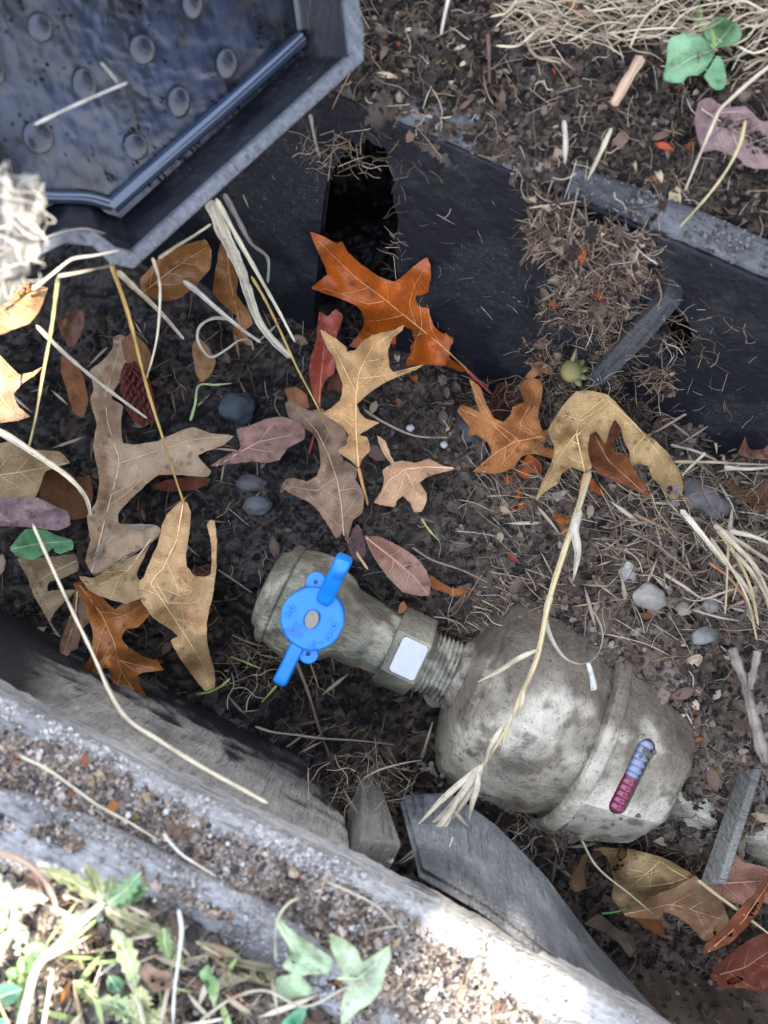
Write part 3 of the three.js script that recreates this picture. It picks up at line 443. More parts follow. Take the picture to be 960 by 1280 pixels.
// crops of the photograph used for measuring: [x0, y0, scale]
const CR = { 3: [0, 320, 2.6667], 4: [0, 600, 2.6667], 5: [320, 280, 3], 6: [560, 400, 2.4], 7: [320, 620, 3], b: [480, 960, 2], t: [700, 0, 3.692], 8: [220, 230, 4.364], s: [780, 540, 5.333], k: [820, 740, 3.556], a: [0, 0, 1], w: [0, 1040, 4], g: [220, 1080, 3.4286], L: [0, 300, 4.8] };
const X = (c, ...f) => { const [x, y, s] = CR[c], r = []; for (let i = 0; i < f.length; i += 2) r.push([x + f[i] / s, y + f[i + 1] / s]); return r; };
function ribbonTube(pts, r0, r1, o = {}) {               // round or flattened tapering tube through world points
  const c = new THREE.CatmullRomCurve3(pts, false, 'centripetal'), n = o.n ?? Math.max(10, pts.length * 6), m = o.m ?? 8, flat = o.flat ?? 1, tw = o.twist ?? 0, L = c.getLength();
  const g = gridGeo(n, m, (a, b) => {
    const p = c.getPointAt(a), t = c.getTangentAt(a), s = new V3(-t.z, 0, t.x).normalize(); if (s.lengthSq() < 0.1) s.set(1, 0, 0); const u = s.clone().cross(t).normalize(); s.applyAxisAngle(t, tw * a + (o.roll ?? 0)); u.applyAxisAngle(t, tw * a + (o.roll ?? 0));
    let w = lerp(r0, r1, o.pow ? Math.pow(a, o.pow) : a) * (o.belly ? Math.pow(Math.sin(Math.PI * lerp(0.06, 0.97, a)), 0.6) : 1); if (a < 1e-6 || a > 1 - 1e-6) w *= 0.25; const f = b * Math.PI * 2, fold = o.fold ? o.fold * w * Math.abs(Math.cos(f)) : 0;
    w *= 1 + (o.wob ?? 0.12) * noise(p.x * 220, p.y * 220, p.z * 220) + (o.flute ?? 0) * Math.sin(f * 5 + a * 9); p.addScaledVector(s, Math.cos(f) * w).addScaledVector(u, Math.sin(f) * w * flat + fold);
    return { p, uv: [b * (o.us ?? 1), a * L * 30] };
  }, true);
  return g;
}
const pxW = (px, y) => px * (CAM - y) / F;
function leaf(name, label, cat, outline, o) {
  const step = o.step ?? 5, sm = new THREE.CatmullRomCurve3(outline.map(([x, y]) => new V3(x, y, 0)), true, 'catmullrom', o.tension ?? 0.2), len = sm.getLength();
  const nb = Math.max(24, Math.round(len / (step * 0.75))); let bd = []; for (let i = 0; i < nb; i++) { const p = sm.getPoint(i / nb * 1); bd.push([p.x, p.y]); }
  bd = bd.map(([x, y]) => [x + 0.9 * noise(x * 0.22, y * 0.22, 1), y + 0.9 * noise(x * 0.22, y * 0.22, 5)]);
  const xs = bd.map((p) => p[0]), ys = bd.map((p) => p[1]), pts = [...bd]; let row = 0;
  for (let y = Math.min(...ys); y < Math.max(...ys); y += step * 0.87) { row++; for (let x = Math.min(...xs) + (row % 2) * step / 2; x < Math.max(...xs); x += step) { const a = x + rr(-0.6, 0.6), b = y + rr(-0.6, 0.6); if (inPoly(a, b, bd) && segDist(a, b, bd, true) > step * 0.6) pts.push([a, b]); } }
  const tri = delaunay(pts).filter((t) => { const x = (pts[t[0]][0] + pts[t[1]][0] + pts[t[2]][0]) / 3, y = (pts[t[0]][1] + pts[t[1]][1] + pts[t[2]][1]) / 3; return inPoly(x, y, bd); });
  const yb = idw(o.y), mids = o.mid ?? [], s0 = noise(outline[0][0] * 0.13, outline[0][1] * 0.17, 3) * 20;
  const yAt = (x, y) => {
    const e = segDist(x, y, bd, true), md = mids.length ? Math.min(...mids.map((q) => segDist(x, y, q))) : 99;
    return yb(x, y) + (o.amp ?? 0.005) * (fbm(x * 0.018, y * 0.018, s0, 2)) + (o.wr ?? 0.0016) * noise(x * 0.09, y * 0.09, s0) + (o.curl ?? 0.007) * (1 - sst(0, o.cw ?? 17, e)) * (0.6 + 0.9 * noise(x * 0.025, y * 0.025, s0 + 4)) - (o.keel ?? 0.002) * (1 - sst(0, 14, md));
  };
  const top = pts.map(([x, y]) => P(x, y, yAt(x, y))), org = top[0].clone(); { let cx = 0, cz = 0, cy = 9; for (const p of top) { cx += p.x / top.length; cz += p.z / top.length; cy = Math.min(cy, p.y); } org.set(cx, cy, cz); }
  const root = thing(name, label, cat, org, o.group);
  const N = top.length, pos = [], uv = [], col = [], idx = [], base = o.col, edge = o.edge ?? mix3(base, [0.1, 0.05, 0.02], 0.35), pat = o.patch ?? mix3(base, [0.12, 0.07, 0.035], 0.45), th = o.th ?? 0.00028;
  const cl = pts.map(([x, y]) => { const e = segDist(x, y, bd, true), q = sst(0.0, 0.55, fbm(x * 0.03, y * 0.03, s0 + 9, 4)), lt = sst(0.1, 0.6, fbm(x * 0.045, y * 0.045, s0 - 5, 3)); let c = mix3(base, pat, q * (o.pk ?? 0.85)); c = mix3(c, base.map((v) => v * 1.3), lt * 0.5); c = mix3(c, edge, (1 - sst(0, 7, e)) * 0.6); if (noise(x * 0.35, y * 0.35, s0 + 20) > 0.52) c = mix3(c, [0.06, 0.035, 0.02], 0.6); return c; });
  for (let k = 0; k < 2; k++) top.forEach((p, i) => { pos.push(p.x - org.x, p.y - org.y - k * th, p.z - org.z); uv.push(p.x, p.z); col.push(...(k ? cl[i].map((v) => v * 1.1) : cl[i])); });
  for (const t of tri) { const [a, b, c] = t; const A = top[a], B = top[b], C = top[c]; const up = (B.z - A.z) * (C.x - A.x) - (B.x - A.x) * (C.z - A.z) > 0; const q = up ? [a, b, c] : [a, c, b]; idx.push(...q, q[0] + N, q[2] + N, q[1] + N); }
  for (let i = 0; i < nb; i++) { const j = (i + 1) % nb; idx.push(i, j, i + N, j, j + N, i + N); }
  const g = new THREE.BufferGeometry(); g.setAttribute('position', new THREE.Float32BufferAttribute(pos, 3)); g.setAttribute('uv', new THREE.Float32BufferAttribute(uv, 2)); g.setAttribute('color', new THREE.Float32BufferAttribute(col, 3)); g.setIndex(idx); g.computeVertexNormals();
  mesh('blade', g, o.mat ?? M.leaf, root);
  const vc = o.vcol ?? mix3(base.map((v) => v * 1.1), [0.75, 0.58, 0.34], 0.22);
  const along = (q, dy) => { const n = Math.max(4, Math.round(q.length * 3)); return Array.from({ length: n + 1 }, (_, i) => { const [x, y] = polyAt(q, i / n); return P(x, y, yAt(x, y) + dy); }); };
  const vein = (nm, q, a, b) => { const gg = ribbonTube(along(q, 0.00045), a, b, { m: 6, flat: 0.7 }); mesh(nm, paint(off(gg, org), () => vc), M.vein, root); };
  mids.forEach((q, i) => vein(i ? 'vein' : 'midrib', q, i ? 0.00022 : 0.0004, 0.00012));
  for (const q of o.veins ?? []) vein('vein', q, 0.0002, 0.00007);
  if (mids.length && o.auto !== 0) {                        // side veins leaving the midrib towards the margin
    const md = mids[0]; let L = 0; for (let i = 1; i < md.length; i++) L += Math.hypot(md[i][0] - md[i - 1][0], md[i][1] - md[i - 1][1]);
    const nv = Math.min(5, Math.floor(L / 24));
    for (let i = 0; i < nv; i++) for (const sd of [-1, 1]) {
      const t = (i + 0.6 + 0.3 * sd * 0.5 + rr(-0.15, 0.15)) / (nv + 0.4), p = polyAt(md, clamp(t)), q = polyAt(md, clamp(t + 0.04)), l = Math.hypot(q[0] - p[0], q[1] - p[1]) || 1; let a = Math.atan2(q[1] - p[1], q[0] - p[0]) + sd * rr(0.75, 1.0) * (o.vdir ?? 1), x = p[0], y = p[1]; const path = [[x, y]];
      for (let k = 0; k < 40; k++) { x += 3 * Math.cos(a); y += 3 * Math.sin(a); a -= sd * 0.018; if (!inPoly(x, y, bd) || segDist(x, y, bd, true) < 2.5) break; if (k % 3 === 2) path.push([x, y]); }
      if (path.length > 3) vein('vein', path, 0.00017, 0.00005);
    }
  }
  if (o.stalk) { const gg = ribbonTube(o.stalk.map((a) => P(...a)), 0.0009, 0.0006, { m: 8 }); mesh('stalk', paint(off(gg, org), () => o.scol ?? vc), M.vein, root); }
  return root;
}
const TAN = [0.74, 0.43, 0.185], ORANGE = [0.5, 0.105, 0.008], BROWN = [0.26, 0.11, 0.045], GREYTAN = [0.4, 0.25, 0.16], PEACH = [0.74, 0.43, 0.24], PINK = [0.34, 0.19, 0.15];
const Y = (y) => [[480, 640, y]];
leaf('oak_leaf', 'big rusty orange oak leaf standing against the black upper wall', 'leaf',
  X(5, 203,30, 250,45, 300,72, 322,66, 345,108, 400,155, 460,195, 515,215, 545,200, 590,160, 642,124, 655,160, 655,210, 645,270, 650,330, 668,385, 700,410, 725,408, 742,435, 728,462, 725,500, 750,520, 795,548, 770,556, 720,535, 670,528, 560,530, 580,480, 575,455, 500,450, 430,470, 360,462, 350,455, 380,420, 405,380, 405,350, 380,310, 320,280, 260,262, 208,240, 235,215, 266,190, 260,165, 235,110),
  { y: [[392, 292], [450, 360], [530, 330], [480, 350], [540, 400], [500, 440], [580, 460], [440, 430], [400, 360], [565, 430]].map(([x, y]) => [x, y, UW.hit(x, y).y + 0.005]), col: ORANGE, mat: M.leafGloss, patch: [0.3, 0.07, 0.015], curl: 0.002,
    mid: [X(5, 795,548, 690,450, 590,370, 480,280, 380,205, 300,130, 230,60)], veins: [X(5, 600,380, 575,300, 590,240, 630,170), X(5, 480,290, 420,300, 330,265, 250,240), X(5, 690,450, 660,400, 640,300), X(5, 620,400, 600,430, 585,520)], stalk: [[583, 462, -.029], [600, 478, -.034], [615, 493, -.038]], scol: [0.3, 0.05, 0.04], vcol: [0.6, 0.28, 0.1] });
leaf('oak_leaf', 'red and pink narrow leaf tucked behind the pale tan leaf at centre', 'leaf',
  X(5, 237,328, 268,346, 300,318, 325,345, 310,400, 300,430, 310,480, 300,530, 290,562, 262,582, 245,625, 240,690, 215,640, 198,560, 205,500, 225,440, 232,380),
  { y: Y(-.042), col: [0.42, 0.08, 0.045], patch: [0.55, 0.27, 0.2], pk: 0.9, mat: M.leafGloss, mid: [X(5, 238,670, 245,560, 258,440, 262,350)], stalk: [[400, 505, -.041], [396, 530, -.042], [386, 568, -.043]], scol: [0.3, 0.04, 0.04] });
leaf('oak_leaf', 'grey brown oak leaf flat on the soil above the ball valve', 'leaf',
  X(5, 110,668, 140,662, 200,700, 245,690, 285,730, 330,765, 347,812, 312,850, 330,885, 380,915, 375,960, 405,1010, 400,1080, 365,1110, 350,1160, 345,1190, 325,1160, 300,1180, 270,1130, 250,1100, 230,1070, 200,1045, 130,1010, 95,985, 110,958, 150,953, 190,965, 230,942, 242,900, 235,830, 215,785, 160,755, 120,720),
  { y: [[380, 500, -.04], [420, 600, -.036], [430, 660, -.034]], col: GREYTAN, patch: [0.2, 0.12, 0.08], mid: [X(5, 330,1170, 320,1050, 305,960, 270,860, 230,780, 150,690)], veins: [X(5, 300,950, 230,1000, 130,985), X(5, 310,1000, 370,990, 400,1010)], stalk: [[432, 670, -.034], [445, 690, -.03], [460, 712, -.026]], scol: [0.5, 0.33, 0.16] });
leaf('oak_leaf', 'pale tan oak leaf leaning over the big orange leaf at centre', 'leaf',
  X(5, 240,395, 275,415, 300,430, 335,460, 345,478, 375,470, 400,440, 430,420, 480,405, 520,395, 555,376, 550,398, 515,425, 500,455, 495,490, 500,532, 515,555, 540,558, 580,540, 632,528, 600,547, 560,562, 520,577, 470,602, 430,630, 400,655, 380,675, 388,705, 410,728, 462,745, 420,770, 390,790, 420,802, 427,850, 400,880, 385,915, 360,892, 305,852, 340,825, 345,790, 330,765, 290,735, 247,710, 290,685, 320,650, 325,600, 305,545, 295,500, 270,470, 247,420),
  { y: [[402, 415, -.02], [500, 410, -.019], [440, 470, -.016], [445, 560, -.024], [450, 590, -.03], [520, 455, -.022]], col: TAN, mid: [X(5, 385,912, 375,780, 375,650, 385,560, 430,470, 540,385)], veins: [X(5, 378,640, 330,540, 290,460, 245,400), X(5, 385,580, 470,570, 620,530), X(5, 375,740, 320,710, 255,710)], stalk: [[448, 584, -.03], [453, 605, -.033], [460, 632, -.036]], scol: [0.45, 0.22, 0.09] });
leaf('oak_leaf', 'small peach oak leaf lying alone on the soil at centre', 'leaf',
  X(5, 453,793, 482,810, 500,850, 512,890, 550,888, 600,895, 650,880, 700,905, 748,917, 700,932, 650,945, 615,970, 640,1010, 640,1040, 622,1078, 593,1080, 577,1045, 550,1020, 530,1038, 520,1062, 480,1055, 443,1046, 470,1000, 480,960, 475,922, 507,900, 490,880, 468,840),
  { y: [[475, 555, -.026], [500, 600, -.03], [560, 588, -.034], [500, 635, -.034]], col: PEACH, curl: 0.005, mid: [X(5, 740,915, 640,910, 560,920, 500,960, 460,1035)], veins: [X(5, 520,940, 515,890, 460,800), X(5, 560,925, 600,1000, 610,1070)] });
leaf('oak_leaf', 'orange brown oak leaf with deep lobes left of the folded tan leaf', 'leaf',
  X(6, 64,178, 95,200, 115,250, 135,290, 165,305, 188,285, 195,260, 230,245, 213,200, 230,180, 252,172, 285,190, 280,240, 270,290, 285,332, 330,320, 360,370, 330,420, 265,402, 240,402, 215,415, 200,442, 175,452, 140,462, 75,455, 100,430, 130,402, 125,375, 108,358, 85,345, 60,345, 65,320, 28,275, 42,255, 72,265, 95,275, 82,240),
  { y: [[590, 480, -.026], [650, 530, -.026], [680, 470, -.03], [600, 585, -.034], [690, 550, -.034]], col: [0.55, 0.22, 0.07], patch: [0.34, 0.1, 0.025], mid: [X(6, 360,370, 280,350, 200,365, 140,400, 85,450)], veins: [X(6, 270,350, 215,310, 250,250, 255,190), X(6, 190,365, 130,310, 40,268), X(6, 150,330, 120,280, 72,200)] });
leaf('oak_leaf', 'rusty orange leaf under the two big lobed leaves right of centre', 'leaf',
  X(6, 168,475, 205,455, 240,400, 280,430, 285,480, 340,490, 400,488, 435,480, 470,520, 462,580, 400,600, 345,604, 300,578, 250,560, 185,572, 202,530, 180,500),
  { y: [[640, 600, -.036], [720, 630, -.034]], col: ORANGE, patch: [0.22, 0.06, 0.02], mid: [X(6, 190,560, 300,530, 450,550)] });
leaf('oak_leaf', 'small orange leaf tip poking out below the rusty leaf', 'leaf',
  X(6, 308,590, 350,600, 400,588, 452,588, 400,612, 362,640, 330,672, 304,677), { y: Y(-.034), col: [0.45, 0.16, 0.04] });
leaf('oak_leaf', 'big pale tan oak leaf folded into a curl right of centre', 'leaf',
  X(6, 385,215, 420,210, 480,225, 520,265, 550,300, 592,340, 622,360, 662,400, 692,450, 708,500, 700,522, 685,547, 660,530, 640,500, 612,470, 600,440, 575,430, 550,440, 546,400, 528,360, 518,322, 500,300, 485,330, 472,372, 445,335, 425,345, 420,390, 430,440, 415,458, 370,442, 342,460, 330,490, 292,515, 263,542, 280,490, 310,430, 320,380, 300,330, 350,250),
  { y: [[715, 500, -.002], [725, 550, .01], [680, 620, -.026], [690, 540, -.014], [845, 620, -.026], [820, 560, -.002], [850, 580, -.016], [790, 535, .008], [765, 560, -.008], [790, 600, -.02]], col: [0.6, 0.39, 0.17], patch: [0.28, 0.14, 0.055], curl: 0.004, amp: 0.004, mid: [X(6, 410,455, 385,340, 400,290, 470,235)], veins: [X(6, 385,340, 340,400, 275,520), X(6, 395,300, 350,285, 320,330), X(6, 480,240, 560,310, 640,410, 690,530), X(6, 590,350, 560,380, 550,430)], stalk: [[732, 590, -.01], [728, 605, -.013], [724, 628, -.018]], scol: [0.42, 0.25, 0.11] });
leaf('leaf_curl', 'reddish brown rolled under-lobe showing inside the folded tan leaf', 'leaf',
  X(6, 425,342, 445,333, 472,372, 490,318, 510,302, 532,342, 512,345, 490,372, 500,395, 532,402, 560,450, 590,490, 603,535, 560,510, 500,482, 450,460, 430,432, 420,380),
  { y: [[740, 545, -.016], [780, 600, -.014], [768, 530, -.02]], col: [0.3, 0.1, 0.035], patch: [0.2, 0.055, 0.02], curl: 0.004, mid: [X(6, 440,345, 480,420, 590,520)] });
leaf('oak_leaf', 'thin tan leaf tip pointing left beside the green acorn', 'leaf',
  X(6, 123,65, 200,93, 260,103, 330,118, 352,142, 330,167, 290,160, 252,175, 230,172, 252,142, 200,108), { y: [[615, 430, -.034], [700, 460, -.022]], col: [0.42, 0.2, 0.08], mid: [X(6, 130,68, 220,110, 340,140)] });
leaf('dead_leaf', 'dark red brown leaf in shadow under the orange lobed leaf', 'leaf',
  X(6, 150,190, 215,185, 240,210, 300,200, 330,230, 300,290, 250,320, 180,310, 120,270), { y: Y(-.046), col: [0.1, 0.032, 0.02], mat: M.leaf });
leaf('dead_leaf', 'crinkled dark orange leaf scrap right of the green acorn', 'leaf',
  X(6, 500,150, 560,140, 580,165, 560,200, 570,225, 540,260, 515,225, 480,200), { y: Y(-.028), col: [0.25, 0.09, 0.04], curl: 0.007, wr: 0.002 });
// left side
leaf('oak_leaf', 'long grey tan oak leaf lying in the left of the box', 'leaf',
  [...X(3, 300,382, 340,350, 375,310, 378,270, 410,263, 432,300, 442,340, 420,390, 385,440, 372,475, 410,500, 402,560, 410,622, 450,628, 520,618, 560,600, 640,570, 700,590, 778,600, 740,632, 660,665, 702,715, 690,737, 600,730, 530,730, 490,760, 440,805), ...X(4, 395,110, 398,145, 460,146, 520,150, 537,172, 500,212, 420,252, 352,300, 308,312, 285,270, 300,200, 290,120), ...X(3, 320,820, 332,740, 310,640, 322,560, 300,480, 312,440)],
  { y: [[120, 420, -.046], [140, 560, -.036], [260, 550, -.034], [130, 700, -.022], [190, 660, -.026]], col: [0.5, 0.35, 0.22], patch: [0.32, 0.19, 0.11], mid: [[...X(4, 305,310), ...X(3, 365,820, 400,690, 360,560, 350,470, 400,300)]], veins: [X(3, 400,690, 520,650, 650,610, 760,602), X(3, 365,800, 440,760, 480,720)] });
leaf('oak_leaf', 'wet brown leaf half hidden under the lid corner', 'leaf',
  X(3, 465,80, 500,40, 530,5, 600,-30, 680,-55, 705,-20, 700,40, 660,90, 600,140, 540,150, 480,130), { y: Y(-.02), col: [0.24, 0.1, 0.025], mat: M.leafGloss, mid: [X(3, 480,120, 580,40, 690,-30)] });
leaf('oak_leaf', 'orange brown leaf between the straw stalks under the lid edge', 'leaf',
  X(8, 200,590, 215,480, 240,330, 270,290, 320,420, 340,520, 330,600, 390,690, 420,760, 380,800, 410,880, 350,860, 310,800, 330,720, 280,680), { y: [[280, 320, -.036], [300, 420, -.042]], col: [0.3, 0.12, 0.03], mat: M.leafGloss, mid: [X(8, 275,300, 290,500, 360,820)] });
leaf('dead_leaf', 'brown wet leaf with a lone glint left of the yellow stalk', 'leaf',
  X('L', 395,470, 430,430, 500,425, 510,500, 480,580, 440,640, 410,640, 370,570, 340,490), { y: Y(-.046), col: [0.12, 0.04, 0.012], mat: M.leafGloss, curl: 0.006 });
leaf('oak_leaf', 'pale peach leaf curled at the left edge under the grass blades', 'leaf',
  X(3, -60,310, 0,332, 62,392, 110,385, 145,368, 120,395, 70,430, 45,462, 62,503, 100,535, 60,548, 0,556, -60,560), { y: [[0, 480, .02], [60, 460, .012]], col: PEACH, mid: [X(3, -60,440, 20,450, 140,370)] });
leaf('oak_leaf', 'sunlit pale leaf at the left edge below the root clod', 'leaf',
  X(3, -60,70, 20,75, 70,80, 130,100, 158,108, 132,180, 100,222, 40,245, 0,262, -60,270), { y: [[0, 390, .07], [60, 370, .055]], col: [0.66, 0.42, 0.22], mid: [X(3, -60,170, 40,160, 150,112)] });
leaf('oak_leaf', 'tan leaf with a straight pale midrib at the left edge', 'leaf',
  X(3, -40,640, 60,612, 110,645, 200,652, 232,690, 180,705, 150,722, 120,800, 60,830, 0,800, -40,760), { y: [[0, 590, -.018], [80, 580, -.028]], col: [0.42, 0.29, 0.15], mid: [X(3, -40,735, 60,722, 225,690)] });
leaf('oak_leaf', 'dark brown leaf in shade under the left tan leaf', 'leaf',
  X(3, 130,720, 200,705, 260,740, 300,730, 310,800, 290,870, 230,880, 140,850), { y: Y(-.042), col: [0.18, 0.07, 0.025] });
leaf('oak_leaf', 'large tan leaf rolled into a funnel, its tip pointing down', 'leaf',
  X(4, 600,72, 560,110, 540,150, 530,200, 505,260, 480,320, 462,342, 470,400, 510,460, 560,492, 592,520, 568,535, 597,590, 632,640, 682,702, 716,690, 716,640, 702,590, 690,540, 690,470, 712,370, 721,290, 723,200, 716,138, 702,132, 690,150, 702,200, 706,270, 702,312, 680,323, 650,319, 625,290, 620,250, 630,190, 636,110, 622,74),
  { y: [[232, 630, -.014], [224, 735, .008], [188, 735, -.004], [265, 730, -.005], [262, 860, -.026], [235, 790, .002], [210, 790, -.008], [266, 650, -.012]], step: 4.4, col: [0.7, 0.44, 0.21], patch: [0.46, 0.24, 0.1], curl: -0.004, cw: 30, mid: [X(4, 610,80, 590,200, 540,300, 500,340, 600,490, 680,620, 695,690)], veins: [X(4, 520,340, 560,410, 640,410, 710,380), X(4, 470,360, 520,380, 560,410)], stalk: [[228, 628, -.014], [231, 622, -.013]], scol: [0.35, 0.1, 0.03] });
leaf('oak_leaf', 'tan leaf bridging between the funnel leaf and the orange leaf', 'leaf',
  X(4, 508,190, 472,240, 400,272, 312,325, 262,320, 300,370, 340,390, 420,412, 470,392, 466,340, 455,310, 478,262), { y: [[180, 690, -.014], [130, 735, -.012]], col: [0.46, 0.31, 0.16], mid: [X(4, 505,195, 420,310, 330,350)] });
leaf('oak_leaf', 'glossy orange brown oak leaf with pointed lobes above the lower rim', 'leaf',
  X(4, 245,345, 290,338, 340,390, 380,430, 420,402, 462,375, 490,400, 512,420, 490,460, 460,490, 420,500, 405,530, 430,560, 480,590, 522,602, 545,635, 490,640, 460,650, 465,680, 496,735, 480,765, 458,745, 430,708, 400,740, 384,768, 368,745, 380,710, 375,670, 358,625, 335,640, 322,690, 303,718, 282,703, 250,760, 230,798, 213,770, 240,720, 260,660, 300,590, 310,520, 298,470, 280,410),
  { y: [[110, 740, -.016], [190, 760, -.01], [150, 800, -.008], [90, 890, -.02], [180, 880, -.018]], col: [0.34, 0.12, 0.025], patch: [0.24, 0.07, 0.015], mat: M.leafGloss, mid: [X(4, 265,350, 340,450, 380,540, 400,630, 475,750)], veins: [X(4, 350,470, 420,450, 490,410), X(4, 385,560, 350,610, 240,770), X(4, 395,600, 450,615, 535,632)] });
leaf('oak_leaf', 'narrow pinkish leaf lobe left of the glossy orange leaf', 'leaf',
  X(4, 252,358, 278,400, 298,470, 270,500, 260,562, 236,572, 205,615, 198,560, 212,510, 240,430), { y: Y(-.02), col: [0.36, 0.2, 0.13], mid: [X(4, 258,370, 250,470, 205,600)] });
leaf('oak_leaf', 'tan lobed leaf under the small green leaf at the left', 'leaf',
  X(4, 58,262, 150,258, 250,248, 262,300, 200,330, 162,340, 158,370, 200,366, 252,368, 230,392, 190,430, 168,472, 202,522, 185,515, 150,450, 110,380, 90,322), { y: [[30, 700, -.022], [80, 720, -.026]], col: [0.4, 0.29, 0.17], mid: [X(4, 255,270, 170,310, 110,350)] });
leaf('dead_leaf', 'rusty brown leaf strip beside the upright yellow green stalk', 'leaf', [[78, 440], [92, 448], [104, 470], [110, 500], [104, 522], [92, 516], [84, 490], [76, 462]], { y: Y(-.044), col: [0.28, 0.11, 0.045], curl: 0.006 });
leaf('dead_leaf', 'pale grey leaf lobe under the tip of the long grey tan leaf', 'leaf', X(4, 395,160, 450,146, 530,152, 535,185, 500,215, 430,255, 360,300, 312,318, 300,280, 330,215), { y: Y(-.028), col: [0.5, 0.42, 0.34], patch: [0.4, 0.32, 0.25], mid: [X(4, 315,310, 400,220, 530,165)] });
leaf('dead_leaf', 'brown leaf piece beside the red seed cone', 'leaf', X(3, 405,285, 440,255, 480,290, 505,330, 500,380, 470,400, 440,370, 415,340), { y: Y(-.04), col: [0.26, 0.13, 0.06], curl: 0.006 });
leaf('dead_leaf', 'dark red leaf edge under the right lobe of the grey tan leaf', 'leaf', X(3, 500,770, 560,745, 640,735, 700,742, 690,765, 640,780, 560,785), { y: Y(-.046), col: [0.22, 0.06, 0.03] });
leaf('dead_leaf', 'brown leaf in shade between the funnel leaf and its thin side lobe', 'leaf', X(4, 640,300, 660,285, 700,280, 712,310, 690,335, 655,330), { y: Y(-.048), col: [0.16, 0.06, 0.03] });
leaf('dead_leaf', 'small wet brown leaf piece above the flat grey blade', 'leaf', X(3, 640,300, 660,270, 700,310, 720,350, 700,400, 670,420, 650,380), { y: Y(-.04), col: [0.32, 0.17, 0.07], curl: 0.006 });
leaf('dead_leaf', 'dark brown leaf under the small upper tip of the red leaf', 'leaf', X(5, 255,690, 270,600, 285,560, 310,560, 330,640, 300,690), { y: Y(-.05), col: [0.2, 0.07, 0.035] });
leaf('dead_leaf', 'rust brown leaf bit at the top of the grey brown oak leaf', 'leaf', X(5, 108,620, 150,612, 190,640, 200,690, 160,680, 120,655), { y: Y(-.036), col: [0.3, 0.12, 0.05], curl: 0.005 });
leaf('green_leaf', 'small green leaf under the purple grey leaf at the left edge', 'leaf',
  X(4, 33,230, 60,190, 90,162, 150,165, 190,185, 240,200, 244,230, 200,247, 182,240, 178,225, 160,240, 110,266, 60,256), { y: Y(-.008), col: [0.1, 0.24, 0.1], edge: [0.08, 0.2, 0.08], patch: [0.14, 0.3, 0.14], mat: M.greenLeaf, mid: [X(4, 40,230, 140,210, 235,205)] });
leaf('dead_leaf', 'crumpled purple grey leaf at the left edge above the green leaf', 'leaf',
  X(4, -40,50, 40,60, 90,55, 130,60, 180,85, 225,105, 235,150, 190,168, 120,160, 60,155, -40,150), { y: Y(.004), col: [0.27, 0.18, 0.17], patch: [0.2, 0.13, 0.14], wr: 0.004, curl: 0.004, step: 4 });
leaf('dead_leaf', 'crumpled pinkish brown leaf left of the grey brown oak leaf', 'leaf',
  X(3, 700,702, 760,662, 802,640, 788,577, 830,568, 880,545, 940,535, 1010,560, 1015,610, 960,640, 930,680, 880,690, 840,685, 790,690), { y: Y(-.032), col: PINK, patch: [0.24, 0.12, 0.09], wr: 0.0035, curl: 0.005, step: 4, mid: [X(3, 720,700, 860,620, 1000,590)] });
leaf('oval_leaf', 'smooth pinkish oval leaf on the soil above the hex nut', 'leaf',
  X(7, 408,150, 470,155, 540,190, 600,230, 640,280, 656,330, 648,374, 600,373, 550,360, 510,322, 465,265, 430,210), { y: [[460, 675, -.022], [530, 735, -.018]], col: [0.42, 0.24, 0.17], patch: [0.3, 0.13, 0.08], curl: 0.004, mid: [X(7, 412,155, 520,240, 600,310, 645,370)], veins: [X(7, 500,225, 540,205), X(7, 550,265, 600,250), X(7, 520,245, 500,290), X(7, 575,290, 560,345)] });
leaf('leaf_scrap', 'orange leaf scrap beside the tip of the oval leaf', 'leaf', X(7, 650,295, 690,320, 735,345, 800,350, 800,362, 740,378, 720,365, 660,345), { y: Y(-.026), col: [0.4, 0.12, 0.03] });
leaf('leaf_scrap', 'small purple leaf left of the oval leaf', 'leaf', X(7, 345,190, 360,130, 385,105, 408,170, 412,215, 390,248, 365,235), { y: Y(-.03), col: [0.16, 0.09, 0.09] });
leaf('leaf_scrap', 'small orange flake against the nut and regulator shoulder', 'leaf', X(7, 540,405, 556,395, 566,418, 548,440, 532,440), { y: Y(-.02), col: [0.36, 0.14, 0.06] });
// lower right
leaf('oak_leaf', 'large curled tan leaf below the regulator at the bottom right', 'leaf',
  X('b', 520,205, 545,198, 620,203, 700,225, 760,258, 778,272, 772,300, 725,300, 690,312, 645,335, 600,362, 570,325, 575,285, 562,232, 540,208), { y: [[750, 1070, -.022], [800, 1080, -.004], [860, 1095, -.008], [780, 1130, -.024]], col: [0.5, 0.33, 0.15], curl: -0.004, mid: [X('b', 770,285, 690,235, 600,310)], veins: [X('b', 690,235, 620,220)] });
leaf('oak_leaf', 'glossy brown leaf over the curled tan leaf at the bottom right', 'leaf',
  X('b', 778,270, 730,298, 690,312, 640,338, 600,362, 608,372, 690,378, 700,360, 725,368, 762,392, 800,432, 852,412, 862,380, 842,330, 805,300), { y: [[830, 1110, -.002], [800, 1140, -.016], [880, 1160, -.01]], col: [0.4, 0.22, 0.11], patch: [0.26, 0.1, 0.05], mat: M.leafGloss, mid: [X('b', 600,366, 720,340, 850,380)] });
leaf('leaf_scrap', 'orange leaf tip under the glossy brown leaf', 'leaf', X('b', 608,362, 650,368, 690,376, 704,428, 660,402), { y: Y(-.034), col: [0.42, 0.15, 0.04] });
